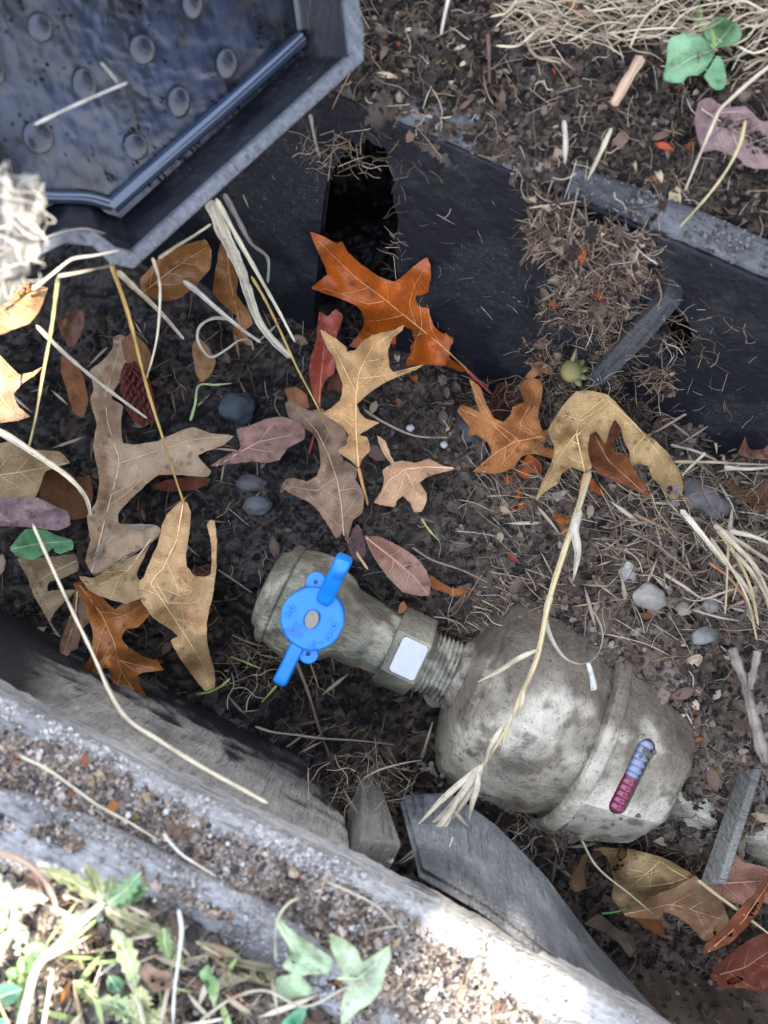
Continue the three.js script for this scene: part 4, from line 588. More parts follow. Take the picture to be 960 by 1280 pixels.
leaf('oak_leaf', 'pinkish brown leaf at the right edge near the bottom', 'leaf',
  X('b', 868,208, 900,235, 958,250, 990,290, 960,340, 935,330, 900,345, 860,330, 812,300, 812,272), { y: Y(.004), col: [0.42, 0.21, 0.14], patch: [0.3, 0.1, 0.06], curl: 0.005, mid: [X('b', 815,290, 900,285, 980,280)] });
leaf('oak_leaf', 'red brown leaf standing at the right edge near the bottom', 'leaf',
  X('b', 1000,250, 960,300, 942,350, 905,400, 862,440, 810,462, 800,470, 805,440, 850,400, 890,350, 930,310, 980,240), { y: Y(.01), col: [0.3, 0.09, 0.035], mid: [X('b', 810,460, 900,380, 980,260)] });
leaf('dead_leaf', 'dark red leaf in the bottom right corner of the pit', 'leaf',
  X('b', 815,518, 870,460, 932,420, 1000,405, 1000,540, 942,562, 900,550, 850,552), { y: Y(-.006), col: [0.26, 0.075, 0.045], patch: [0.2, 0.05, 0.03], curl: 0.006, mid: [X('b', 825,520, 900,500, 990,440)] });
leaf('dead_leaf', 'small curled brown leaf under the tan leaf at the bottom right', 'leaf', X('b', 462,290, 480,250, 500,215, 512,215, 500,260, 505,300, 480,310), { y: Y(-.036), col: [0.28, 0.14, 0.06], curl: 0.008 });
leaf('dead_leaf', 'grey brown leaf fragment hanging in the gap below the regulator', 'leaf', X('b', 500,390, 540,365, 580,400, 620,420, 630,450, 615,475, 590,440, 550,410), { y: Y(-.04), col: [0.22, 0.16, 0.11], curl: 0.006 });
// right side
for (const [label, pts, col] of [
  ['brown curled leaf at the right edge beside the wall', X(6, 895,100, 930,90, 975,95, 975,210, 945,200, 920,170, 900,150), [0.22, 0.1, 0.06]],
  ['pinkish brown leaf pieces at the right edge above the straw bundle', X(6, 872,300, 905,262, 940,270, 955,320, 975,350, 975,420, 920,415, 870,402, 890,350), [0.3, 0.14, 0.09]],
  ['dark brown crinkled leaf at the right edge by the straw bundle', X('s', 665,320, 710,300, 740,360, 800,380, 900,360, 990,330, 990,520, 900,540, 840,470, 760,450, 700,390), [0.16, 0.07, 0.04]]])
  leaf('dead_leaf', label, 'leaf', pts, { y: Y(-.018), col, curl: 0.008, wr: 0.003, step: 4 });
// top right
leaf('dead_leaf', 'ragged purple pink leaf on the soil in the top right corner', 'leaf',
  X('t', 640,470, 690,450, 740,482, 790,492, 860,492, 930,560, 1040,560, 1040,770, 900,777, 850,760, 830,732, 780,712, 720,690, 660,700, 638,640, 620,560), { y: Y(.069), col: [0.3, 0.2, 0.19], patch: [0.2, 0.12, 0.12], wr: 0.0012, curl: 0.003, step: 4, mid: [X('t', 650,500, 800,600, 1030,700)] });
const GRN = [0.14, 0.31, 0.15];
const clover = thing('clover_sprig', 'green sprig of three round leaves on the soil at the top right', 'plant', P(895, 70, .066));
function greenPart(label, pts, o) { const r = leaf('tmp_leaf', label, 'leaf', pts, o); const q = r.position.clone().sub(clover.position); scene.remove(r); delete r.userData.label; delete r.userData.category; r.name = 'leaf'; r.position.copy(q); clover.add(r); }
greenPart('', X('t', 500,190, 530,165, 590,152, 650,165, 700,200, 716,240, 690,290, 670,322, 640,345, 590,350, 560,380, 490,372, 483,330, 495,260), { y: [[835, 75, .078], [890, 60, .07]], col: GRN, edge: [0.11, 0.27, 0.12], patch: [0.2, 0.4, 0.22], mat: M.greenLeaf, tension: 0.5, curl: 0.001, mid: [X('t', 712,225, 600,270, 495,340)] });
greenPart('', X('t', 680,330, 720,262, 750,280, 766,340, 766,382, 750,410, 720,412, 690,390, 668,350), { y: Y(.074), col: [0.12, 0.28, 0.12], edge: [0.1, 0.24, 0.1], patch: [0.16, 0.34, 0.16], mat: M.greenLeaf, tension: 0.5, curl: 0.001 });
greenPart('', X('t', 665,150, 690,105, 730,78, 800,98, 837,140, 832,180, 790,210, 732,216, 690,197), { y: Y(.072), col: [0.07, 0.17, 0.06], edge: [0.06, 0.14, 0.05], patch: [0.1, 0.22, 0.08], mat: M.greenLeaf, tension: 0.5, curl: 0.003, mid: [X('t', 715,215, 760,160, 800,110)] });
mesh('stalk', paint(off(ribbonTube([P(893, 60, .072), P(888, 40, .072), P(876, 30, .07), P(874, 8, .066)], 0.0011, 0.0013), clover.position), () => [0.12, 0.2, 0.04]), M.vein, clover);
// ---------------------------------------------------------------- straws, stalks and twigs
const STRAW = [0.58, 0.44, 0.2], PALE = [0.64, 0.54, 0.38], GREY = [0.42, 0.355, 0.27], BRN = [0.27, 0.18, 0.11], GOLD = [0.5, 0.32, 0.09];
function straw(name, label, pts, w, col, o = {}) {      // pts: [px, py, y]; w: width in photo pixels
  const v = pts.map((a) => P(...a)), mid = v[Math.floor(v.length / 2)], r = pxW(w, mid.y) * 0.41;
  const g = ribbonTube(v, r * (o.w0 ?? 0.92), r * (o.w1 ?? 0.5), { flat: (o.flat ?? 0.6) * 0.8, flute: 0.09, wob: 0.3, fold: o.fold, twist: o.twist ?? 0, roll: o.roll ?? 0, us: 1, m: 14, belly: o.belly, n: o.n ?? Math.max(16, v.length * 9) });
  const s = noise(pts[0][0] * 0.2, pts[0][1] * 0.2) * 9; off(g, mid);
  paint(g, (x, y, z, i) => { const b = (i % 15) / 14, n = fbm(x * 90 + s, y * 90, z * 90, 3), k = 1 + 0.55 * noise(Math.cos(b * 6.283) * 2.6 + s, Math.sin(b * 6.283) * 2.6, i * 0.004) - 0.22 * Math.pow(Math.abs(Math.cos(b * 6.283)), 6); return mix3(mix3(col, col.map((c) => c * 0.55), sst(0.05, 0.6, n) * 0.7), col.map((c) => Math.min(0.8, c * 1.25)), sst(0, 0.6, -n) * 0.5).map((v) => v * k); });
  const m = mesh(name, g, M.straw); m.position.copy(mid);
  return tag(m, label, o.cat ?? 'dry grass', o.group);
}
const yel = straw('grass_stalk', 'yellow stalk running from the lid corner down to the funnel leaf', [[138, 326, .05], [160, 392, .034], [184, 485, .012], [205, 552, -.002], [220, 600, -.01], [231, 632, -.012]], 7, GOLD, { flat: 1 });
straw('grass_stalk', 'upright yellow green stalk at the left edge below the lid', [[73, 345, .075], [64, 410, .06], [52, 478, .045], [45, 520, .036], [36, 560, .028]], 7, [0.5, 0.42, 0.2], { flat: 1 });
straw('grass_stalk', 'long thin white straw crossing the orange leaf down to the lower rim', [[41, 655, .05], [60, 698, .055], [80, 742, .06], [118, 822, .072], [138, 866, .08], [160, 899, .088], [200, 926, .086], [258, 962, .087], [300, 985, .0865], [335, 1004, .088]], 5.5, PALE, { flat: 0.9, w1: 1.2 });
straw('dry_straw', 'wide white dry grass blade at the left edge curling down at its tip', [[-20, 530, .05], [10, 545, .045], [56, 575, .036], [88, 598, .03], [108, 622, .022], [114, 645, .014]], 11, PALE, { flat: 0.25, fold: 0.5 });
straw('dry_straw', 'bent white straw lying over the lower corner of the lid', [[40, 362, .1], [62, 345, .1], [86, 326, .098], [92, 323, .098], [120, 319, .097], [149, 313, .096]], 6, [0.7, 0.62, 0.5], { flat: 0.4 });
straw('dry_straw', 'grey straw under the bent white straw at the lid corner', [[72, 345, .084], [100, 340, .08], [124, 335, .076], [143, 331, .072]], 7, GREY, { flat: 0.4 });
straw('dry_straw', 'flat grey grass blade slanting right from the lid corner', [[146, 338, .05], [165, 356, .04], [184, 374, .03], [206, 396, .016], [230, 424, .002]], 10, [0.5, 0.42, 0.31], { flat: 0.25, fold: 0.5 });
straw('dry_straw', 'white curved straw hanging from the lid to the yellow stalk', [[191, 322, .074], [199, 350, .06], [200, 372, .05], [197, 417, .034], [190, 450, .022], [181, 478, .012]], 6, [0.66, 0.57, 0.42], { flat: 0.5 });
straw('dry_straw', 'grey white blade slanting down to the red seed cone', [[45, 406, .02], [75, 436, .012], [109, 466, .002], [142, 492, -.008], [184, 523, -.018]], 8, [0.54, 0.46, 0.34], { flat: 0.35, fold: 0.4 });
straw('dry_straw', 'flat grey blade left of the broad blade under the lid edge', [[229, 351, -.004], [250, 367, -.008], [270, 385, -.012], [300, 410, -.02], [326, 428, -.026]], 9, [0.5, 0.46, 0.38], { flat: 0.25, fold: 0.5 });
straw('dry_straw', 'broad flat tan blade coming out from under the lid edge', [[264, 250, .05], [276, 283, .038], [290, 312, .026], [304, 345, .012], [308, 358, .004], [324, 402, -.008], [342, 426, -.014], [364, 447, -.02]], 21, [0.5, 0.44, 0.33], { flat: 0.12, fold: 0.25, w1: 0.45, n: 60 });
straw('dry_straw', 'long pale blade beside the broad tan blade', [[270, 248, .055], [296, 296, .04], [321, 340, .024], [348, 388, .006], [369, 428, -.006]], 9, [0.68, 0.6, 0.44], { flat: 0.3, w1: 0.4 });
straw('grass_stalk', 'thin yellow stalk ending on the grey brown leaf', [[314, 345, .01], [330, 372, .004], [350, 413, -.004], [371, 459, -.012], [395, 505, -.02], [412, 540, -.027]], 5, GOLD, { flat: 1 });
straw('grass_stalk', 'short white straw under the lower edge of the lid', [[198, 323, .07], [220, 308, .066], [242, 295, .06], [264, 280, .056]], 6, [0.68, 0.58, 0.42], { flat: 0.7 });
straw('dry_straw', 'curled grey strip of dead grass under the flat grey blade', [[288, 399, -.03], [266, 398, -.026], [250, 408, -.024], [247, 424, -.026], [262, 446, -.028], [284, 436, -.026], [298, 426, -.026], [312, 425, -.028], [317, 438, -.032]], 6, GREY, { flat: 0.3 });
straw('dry_straw', 'frayed grey strip hanging right of the broad tan blade', [[280, 242, .04], [296, 271, .024], [314, 304, .006], [334, 322, -.008], [335, 354, -.026]], 9, [0.33, 0.31, 0.28], { flat: 0.2 });
straw('dry_straw', 'dry pale leaf scrap pointing right against the black wall', [[314, 268, -.012], [332, 258, -.01], [350, 250, -.012], [367, 246, -.016]], 13, [0.4, 0.34, 0.25], { flat: 0.15, belly: true });
straw('grass_stalk', 'thin green grey stem left of the big orange leaf', [[304, 243, .0], [314, 264, -.008], [326, 282, -.016], [334, 300, -.024], [336, 320, -.034]], 4, [0.26, 0.27, 0.18], { flat: 1 });
straw('grass_stalk', 'brown stem standing below the lower wing of the blue handle', [[370, 826, -.01], [386, 868, -.022], [400, 913, -.036], [419, 964, -.05]], 6, [0.24, 0.18, 0.13], { cat: 'stem', flat: 0.8 });
straw('twig', 'thin pale twig lying across the dark gap below the handle', [[318, 908, -.03], [340, 915, -.03], [363, 918, -.031], [403, 923, -.034], [450, 926, -.038], [494, 931, -.042]], 4.5, [0.36, 0.29, 0.22], { cat: 'twig', flat: 1 });
straw('root', 'arched pale root over the grey wall rib', [[449, 982, .0], [458, 971, .006], [476, 962, .007], [505, 954, .002], [528, 950, -.006]], 4, [0.45, 0.38, 0.28], { cat: 'root', flat: 1 });
straw('grass_stalk', 'short tan stub left of the regulator', [[527, 948, -.034], [534, 926, -.03], [541, 902, -.03]], 7, [0.42, 0.31, 0.18], { flat: 0.9 });
straw('twig', 'long white twig bending down over the purple leaf at the top right', [[985, 66, .09], [945, 96, .088], [911, 126, .086], [900, 137, .085], [890, 158, .083], [873, 198, .078], [856, 239, .072]], 7, [0.56, 0.46, 0.33], { cat: 'twig', flat: 0.9 });
straw('grass_stalk', 'thin tan straw crossing below the purple leaf at the top right', [[932, 150, .079], [925, 180, .078], [910, 210, .076], [887, 242, .074], [849, 285, .068]], 6, [0.5, 0.4, 0.2], { flat: 0.9 });
straw('wood_splinter', 'brown wood splinter standing in the top soil beside the clover', [[766, 132, .072], [782, 104, .076], [802, 70, .08]], 19, [0.42, 0.28, 0.18], { cat: 'wood splinter', flat: 0.4, w1: 0.8, w0: 0.9 });
straw('wood_splinter', 'pale grey splinter with pointed ends on the dark top soil', [[705, 150, .068], [707, 178, .0695], [706, 206, .068]], 13, [0.42, 0.36, 0.29], { cat: 'wood splinter', flat: 0.4, belly: true });
straw('wood_splinter', 'slanting pale splinter right of the upright grey splinter', [[765, 160, .0695], [750, 192, .0695], [734, 226, .067]], 11, [0.52, 0.43, 0.3], { cat: 'wood splinter', flat: 0.4, belly: true });
straw('twig', 'dark red brown twig standing in the upper soil', [[610, 42, .068], [611, 70, .072], [612, 104, .068]], 8, [0.13, 0.07, 0.05], { cat: 'twig', flat: 1 });
straw('grass_stalk', 'pale straw end at the very top beside the lid', [[562, -8, .075], [556, 18, .074], [551, 44, .069]], 7, [0.6, 0.55, 0.46], { flat: 0.7 });
straw('twig', 'long tan twig leaning on the wall at the right edge', [[938, 460, -.002], [900, 488, -.008], [862, 514, -.014], [818, 541, -.02]], 7, [0.38, 0.27, 0.18], { cat: 'twig', flat: 1 });
straw('root', 'white curved root in front of the wall rib at the right', [[770, 352, .03], [790, 360, .03], [803, 375, .03], [809, 400, .024], [812, 410, .022]], 4, [0.62, 0.56, 0.48], { cat: 'root', flat: 1 });
const SB = 'straws in the bundle at the right edge';
const bundle = [[[851, 637], [874, 664], [900, 696], [930, 730], [945, 758]], 10, PALE, [[896, 660], [922, 699], [939, 737], [948, 782]], 7, STRAW, [[892, 656], [930, 681], [968, 706]], 9, [0.5, 0.4, 0.26], [[911, 664], [940, 670], [968, 682]], 9, [0.56, 0.47, 0.33], [[911, 675], [909, 709], [908, 737], [906, 768]], 5, [0.5, 0.38, 0.22], [[900, 662], [920, 682], [941, 705], [965, 754]], 11, [0.48, 0.38, 0.25], [[918, 690], [940, 716], [958, 748], [968, 790]], 8, [0.42, 0.32, 0.2], [[888, 672], [915, 712], [935, 752], [946, 800]], 6, [0.45, 0.34, 0.2]];
const bl = ['pale stiff straw at the left of the fanned bundle, its upper end frayed white', 'thin yellow straw bending down the middle of the fanned bundle', 'wide straw at the top of the fanned bundle at the right edge', 'topmost pale straw of the fanned bundle reaching the right edge', 'thin upright straw crossing the left of the fanned bundle', 'widest tan straw down the middle of the fanned bundle', 'brown straw nearest the right edge in the fanned bundle', 'thin brown straw under the yellow one in the fanned bundle'];
for (let i = 0; i < bundle.length; i += 3) straw('bundle_straw', bl[i / 3], bundle[i].map(([x, y], k) => [x, y, .004 + 0.003 * (i / 3) * 0.5 + 0.004 * Math.sin(k)]), bundle[i + 1], bundle[i + 2], { flat: 0.35, fold: 0.3, group: SB });
straw('grass_stalk', 'orange brown stem along the straw bundle at the right', [[886, 703, .004], [911, 722, .012], [930, 746, .014], [945, 774, .01]], 5, [0.42, 0.2, 0.08], { flat: 1, cat: 'stem' });
straw('grass_stalk', 'long tan straw running level to the right edge below the wall', [[842, 577, -.014], [896, 578, -.008], [930, 580, -.006], [975, 581, -.004]], 5.5, [0.46, 0.35, 0.22]);
straw('dry_straw', 'flat straw just under the level straw at the right edge', [[905, 584, -.006], [935, 586, -.004], [975, 583, -.002]], 8, [0.5, 0.41, 0.29], { flat: 0.3 });
straw('dry_straw', 'short crossing straw right of the folded leaf', [[882, 566, -.006], [866, 581, -.008], [852, 595, -.012]], 7, [0.48, 0.38, 0.26], { flat: 0.4 });
straw('dry_straw', 'short straw above the crossing straw right of the folded leaf', [[838, 556, -.016], [870, 564, -.01], [897, 576, -.008]], 6, [0.45, 0.36, 0.26], { flat: 0.4 });
straw('twig', 'reddish stem on the soil below the folded leaf', [[792, 642, -.018], [817, 654, -.014], [848, 668, -.014]], 6, [0.36, 0.2, 0.12], { cat: 'stem', flat: 0.9 });
straw('root', 'long brown root bending over the soil right of the grass head', [[790, 666, -.014], [817, 679, -.01], [846, 701, -.006], [862, 716, -.005], [871, 735, -.008]], 5, [0.3, 0.21, 0.15], { cat: 'root', flat: 1 });
straw('grass_stalk', 'kinked tan straw above the pale pebble at the right', [[830, 717, -.002], [855, 733, .0], [880, 748, .002], [900, 742, .003], [918, 736, .004]], 6, [0.42, 0.33, 0.23], { flat: 0.6 });
straw('grass_stalk', 'thin straw on the soil above the right weathered stick', [[866, 762, .0], [900, 772, .004], [924, 776, .002]], 5, [0.4, 0.32, 0.24], { flat: 0.6 });
straw('grass_stalk', 'short white straw on the soil right of the sight window', [[846, 873, -.002], [860, 895, .0], [873, 921, -.002]], 4, [0.66, 0.58, 0.46], { flat: 0.7 });
straw('grass_stalk', 'short pale straw right of the regulator shoulder', [[832, 833, -.004], [844, 846, -.002], [860, 861, -.003]], 4, [0.66, 0.6, 0.48], { flat: 0.7 });
straw('grass_stalk', 'thin straw lying level at the foot of the weathered stick', [[880, 966, -.01], [902, 961, -.006], [924, 955, -.006]], 4, [0.48, 0.36, 0.22], { flat: 0.7 });
straw('root', 'tan root in the centre of the soil between the leaves', [[455, 512, -.034], [480, 528, -.032], [520, 545, -.034], [561, 547, -.036]], 5, [0.36, 0.27, 0.18], { cat: 'root', flat: 1 });
straw('root', 'thin curved root above the regulator shoulder', [[515, 684, -.024], [540, 700, -.022], [575, 712, -.022], [610, 728, -.022]], 4, [0.34, 0.25, 0.18], { cat: 'root', flat: 1 });
straw('grass_stalk', 'green grass snip beside the small peach leaf', [[527, 648, -.028], [536, 662, -.024], [549, 676, -.024]], 4, [0.4, 0.42, 0.16], { flat: 0.6 });
straw('grass_stalk', 'bent pale green stem on the dark soil left of centre', [[238, 526, -.032], [244, 505, -.028], [249, 482, -.028], [270, 481, -.028], [290, 479, -.03]], 5, [0.3, 0.36, 0.15], { flat: 1, cat: 'stem' });
straw('grass_stalk', 'green grass snip below the tip of the funnel leaf', [[245, 868, -.03], [262, 865, -.024], [276, 858, -.02], [288, 848, -.022]], 5, [0.34, 0.44, 0.1], { flat: 0.6 });
straw('grass_stalk', 'short green snip above the other by the handle', [[288, 821, -.03], [305, 827, -.026], [326, 836, -.026]], 4, [0.36, 0.42, 0.12], { flat: 0.6 });
straw('grass_stalk', 'yellow green snip touching the lower wing of the handle', [[346, 857, .003], [338, 866, -.002], [327, 878, -.01]], 4.5, [0.45, 0.5, 0.12], { flat: 0.7 });
straw('root', 'brown root hooked round the left of the valve cap', [[272, 712, -.034], [295, 727, -.03], [315, 741, -.028]], 4, [0.22, 0.17, 0.13], { cat: 'root', flat: 1 });
straw('dry_straw', 'thin pale blade along the ledge dirt of the lower rim', [[24, 944, .094], [60, 962, .095], [120, 1005, .094], [160, 1027, .094], [200, 1052, .093]], 6, [0.6, 0.52, 0.38], { flat: 0.4 });
straw('dry_straw', 'white blade farther right on the ledge dirt', [[204, 1042, .093], [225, 1066, .0955], [250, 1083, .095], [271, 1096, .092]], 6, [0.72, 0.66, 0.55], { flat: 0.4 });
straw('grass_stalk', 'reddish straw standing in the ledge dirt near the sunny patch', [[409, 1088, .1], [402, 1112, .097], [394, 1138, .093]], 4, [0.5, 0.36, 0.24], { flat: 0.7 });
straw('grass_stalk', 'long pale straw arching over the ledge near the sunny patch', [[408, 1102, .097], [440, 1116, .1], [470, 1132, .098], [495, 1158, .092]], 4.5, [0.66, 0.58, 0.44], { flat: 0.6 });
straw('grass_stalk', 'pale straw lying level beside the arching straw', [[462, 1164, .093], [480, 1160, .095], [500, 1157, .093]], 4.5, [0.62, 0.55, 0.42], { flat: 0.6 });
straw('grass_stalk', 'white fleck of straw on the grey bowed wall', [[566, 1046, .05], [560, 1068, .05], [566, 1098, .055]], 4, [0.66, 0.62, 0.55], { flat: 0.5 });
straw('grass_stalk', 'thin pale straw over the curled leaf below the regulator', [[726, 1048, -.006], [745, 1082, -.004], [790, 1120, -.006], [818, 1144, -.012]], 4.5, [0.6, 0.48, 0.3], { flat: 0.9 });
straw('grass_stalk', 'thick tan stalk across the brown leaves at the bottom right', [[872, 1100, .008], [895, 1118, .008], [925, 1140, .01], [965, 1170, .012]], 7, [0.52, 0.37, 0.2], { flat: 0.9 });
straw('grass_stalk', 'green snip in the gap left of the curled leaf', [[752, 1142, -.024], [770, 1140, -.02], [784, 1136, -.02]], 4, [0.16, 0.4, 0.1], { flat: 0.7 });
straw('twig', 'thin white straw on the wet underside of the lid', [[43, 156, .112], [80, 138, .114], [120, 120, .116], [160, 103, .117]], 6, [0.66, 0.62, 0.52], { flat: 0.7 });
straw('twig', 'short stem crossing the white straw on the lid', [[126, 78, .122], [138, 92, .12], [147, 104, .118]], 4, [0.5, 0.5, 0.44], { flat: 0.8, cat: 'stem' });
straw('root', 'thin brown root lying over the notch at the lid corner', [[50, 300, .096], [78, 290, .097], [105, 286, .097], [132, 292, .095]], 4, [0.36, 0.31, 0.26], { cat: 'root', flat: 1 });
straw('twig', 'twisted grey root hanging at the end of the lid edge', [[388, 142, .05], [392, 165, .044], [398, 190, .036], [404, 202, .03]], 7, [0.3, 0.28, 0.27], { cat: 'root', flat: 0.9 });
// weathered sticks at the right edge
{
  const s = thing('weathered_stick', 'grey weathered forked stick standing at the right edge', 'stick', P(940, 890, .006));
  const part = (name, pts, w, w1) => mesh(name, paint(off(ribbonTube(pts.map((a) => P(...a)), pxW(w, .006) / 2, pxW(w1, .006) / 2, { flat: 0.9, wob: 0.5, n: 60, m: 12 }), s.position), (x, y, z) => mix3([0.3, 0.25, 0.2], [0.14, 0.11, 0.09], sst(-0.2, 0.5, fbm(x * 80, y * 80, z * 80, 3)))), M.straw, s);
  part('stem', [[915, 810, .0], [922, 830, .004], [932, 856, .008], [938, 882, .01], [948, 920, .008], [957, 955, .004]], 13, 15);
  part('branch', [[947, 814, .008], [942, 840, .01], [937, 862, .01]], 10, 11);
  straw('weathered_stick', 'short dark stick below the forked stick at the right edge', [[955, 950, .0], [954, 985, .002], [953, 1022, .0]], 15, [0.2, 0.16, 0.13], { cat: 'stick', flat: 0.8 });
}
// the grass stalk with a seed head that crosses the regulator
{
  const st = [[738, 588, -.004], [724, 632, .01], [705, 690, .018], [688, 744, .026], [670, 826, .034], [652, 868, .037], [640, 896, .037], [618, 934, .035], [600, 962, .032], [580, 985, .03]];
  const g = thing('seed_head_grass', 'dry grass stalk with a white seed head lying across the regulator', 'dry grass', P(670, 826, .034));
  const part = (name, pts, w, w1, col, o = {}) => mesh(name, paint(off(ribbonTube(pts.map((a) => P(...a)), pxW(w, .034) / 2, pxW(w1, .034) / 2, { flat: 0.6, m: 10, n: o.n ?? 40, ...o }), g.position), (x, y, z) => mix3(col, col.map((c) => c * 0.65), sst(0, 0.6, fbm(x * 120, y * 120, z * 120, 3)))), M.straw, g);
  part('stem', st, 9, 5, [0.6, 0.47, 0.26], { flat: 0.9 });
  const husk = (pts, w, c = PALE) => part('husk', pts, w * 1.35, w * 0.5, c, { flat: 0.35, belly: true, n: 24, fold: 0.2 });
  husk([[604, 955, .034], [584, 972, .034], [556, 996, .034], [518, 1036, .034]], 9); husk([[604, 955, .036], [582, 986, .034], [560, 1012, .032], [528, 1040, .03]], 10); husk([[602, 960, .034], [586, 992, .033], [574, 1010, .031], [566, 1024, .03]], 10);
  husk([[598, 965, .037], [596, 985, .036], [590, 1005, .034], [586, 1026, .03]], 8); husk([[575, 995, .035], [555, 1026, .034], [530, 1052, .034], [498, 1078, .034]], 8); husk([[566, 1015, .033], [548, 1044, .034], [524, 1064, .035], [500, 1080, .036]], 7);
  husk([[563, 1008, .031], [575, 1022, .03], [588, 1036, .026]], 5, [0.5, 0.43, 0.33]); husk([[640, 892, .038], [632, 916, .036], [627, 938, .034]], 8, [0.6, 0.5, 0.33]); husk([[655, 862, .039], [652, 880, .038], [646, 896, .036]], 6, [0.6, 0.5, 0.33]);
  husk([[672, 812, .036], [650, 822, .034], [625, 838, .028], [596, 853, .022]], 7, [0.62, 0.52, 0.34]); husk([[726, 636, .012], [718, 660, .016], [722, 690, .016], [716, 728, .014]], 12, [0.5, 0.42, 0.32]);
  part('leaf_blade', [[688, 744, .027], [682, 772, .026], [690, 800, .024], [708, 824, .024], [726, 830, .025], [742, 824, .027], [752, 806, .026], [752, 786, .02], [742, 764, .012]], 9, 4, [0.58, 0.49, 0.36], { flat: 0.16, n: 60, twist: 1.6, roll: 0.4 });
  part('leaf_tip', [[735, 828, .026], [740, 846, .024], [743, 862, .02]], 6, 9, [0.66, 0.64, 0.6], { flat: 0.5 });
  husk([[628, 908, .037], [612, 936, .036], [606, 958, .034]], 7, [0.62, 0.53, 0.38]);
}
// ---------------------------------------------------------------- stones
function stone(label, px, py, w, h, y, col, rot = 0, sharp = 0.25) {
  const c = P(px, py, y - 0.0036), g0 = mergeVertices(new THREE.IcosahedronGeometry(1, 5).deleteAttribute('uv').deleteAttribute('normal')), p = g0.attributes.position, s = px * 0.37;
  const a = pxW(w, y) / 2, b = pxW(h, y) / 2;
  for (let i = 0; i < p.count; i++) { let v = new V3(p.getX(i), p.getY(i), p.getZ(i)); let k = 1 + sharp * noise(v.x * 1.2 + s, v.y * 1.2, v.z * 1.2) + 0.06 * noise(v.x * 4 + s, v.y * 4, v.z * 4) + 0.02 * noise(v.x * 14, v.y * 14, v.z * 14 + s); p.setXYZ(i, v.x * k * a, v.y * k * Math.min(a, b) * 0.75, v.z * k * b); }
  g0.rotateY(rot); g0.computeVertexNormals(); const uv = new Float32Array(p.count * 2); for (let i = 0; i < p.count; i++) { uv[2 * i] = p.getX(i) + p.getY(i); uv[2 * i + 1] = p.getZ(i) + p.getY(i) * 0.7; } g0.setAttribute('uv', new THREE.BufferAttribute(uv, 2));
  const cc = (Array.isArray(col) ? col : [col, col, col]); paint(g0, (x, q, z) => mix3(cc, cc.map((v) => v * 0.6), sst(-0.1, 0.6, fbm(x * 150 + s, q * 150, z * 150, 3))));
  const m = mesh('stone', g0, M.stone); m.position.copy(c); return tag(m, label, 'stone');
}
stone('smooth pale grey pebble on the soil at the right', 812, 747, 42, 32, -.004, [0.36, 0.32, 0.26], -0.4);
stone('dusty grey pebble right of the pale pebble', 880, 795, 34, 22, .0, [0.23, 0.215, 0.195], 0.3);
stone('brown dusty stone against the regulator shoulder', 814, 800, 48, 40, -.01, [0.26, 0.2, 0.155], -0.5);
stone('small grey pebble right of the pale pebble', 855, 761, 20, 17, -.003, [0.28, 0.235, 0.185]);
stone('small brown pebble by the thin straw at the right', 890, 757, 22, 18, .001, [0.26, 0.22, 0.19]);
stone('large dark grey stone under the folded tan leaf', 884, 626, 62, 44, -.02, [0.17, 0.15, 0.145], -0.5, 0.5);
stone('dark slate grey stone left of the red leaf', 298, 510, 44, 42, -.045, [0.06, 0.07, 0.085], 0.3, 0.4);
stone('blue grey pebble on the dark soil above the valve', 322, 632, 36, 26, -.042, [0.11, 0.115, 0.118], 0.2);
stone('dark pebble above the blue grey pebble by the valve', 314, 604, 38, 22, -.044, [0.11, 0.1, 0.1]);
stone('white chip of stone on the soil by the grass stalk', 786, 717, 22, 30, -.012, [0.6, 0.55, 0.47], 0.3, 0.5);
stone('tan chip of stone below the dusty grey pebble', 865, 828, 30, 13, .002, [0.5, 0.36, 0.24], 0.5, 0.5);
stone('dark grey stone in the soil between the two centre leaves', 588, 540, 34, 40, -.042, [0.08, 0.075, 0.08], 0.4, 0.4);
stone('tiny white pebble above the small peach leaf', 513, 535, 10, 9, -.036, [0.6, 0.58, 0.55]);
stone('tiny white pebble right of the other above the peach leaf', 555, 556, 9, 9, -.036, [0.55, 0.53, 0.5]);
stone('pale fibrous clod hanging on the upper rim edge', 466, 148, 34, 26, .056, [0.3, 0.29, 0.28], 0.2, 0.6);
stone('whitish clod beside the other on the upper rim edge', 487, 156, 20, 20, .056, [0.42, 0.41, 0.4], 0.2, 0.6);
stone('blue grey flake of slate on the soil right of the sight window', 902, 990, 34, 26, -.012, [0.13, 0.135, 0.17], 0.6, 0.5);
stone('orange brown clod below the sight window edge', 863, 995, 22, 20, -.012, [0.34, 0.19, 0.12], 0.2, 0.5);
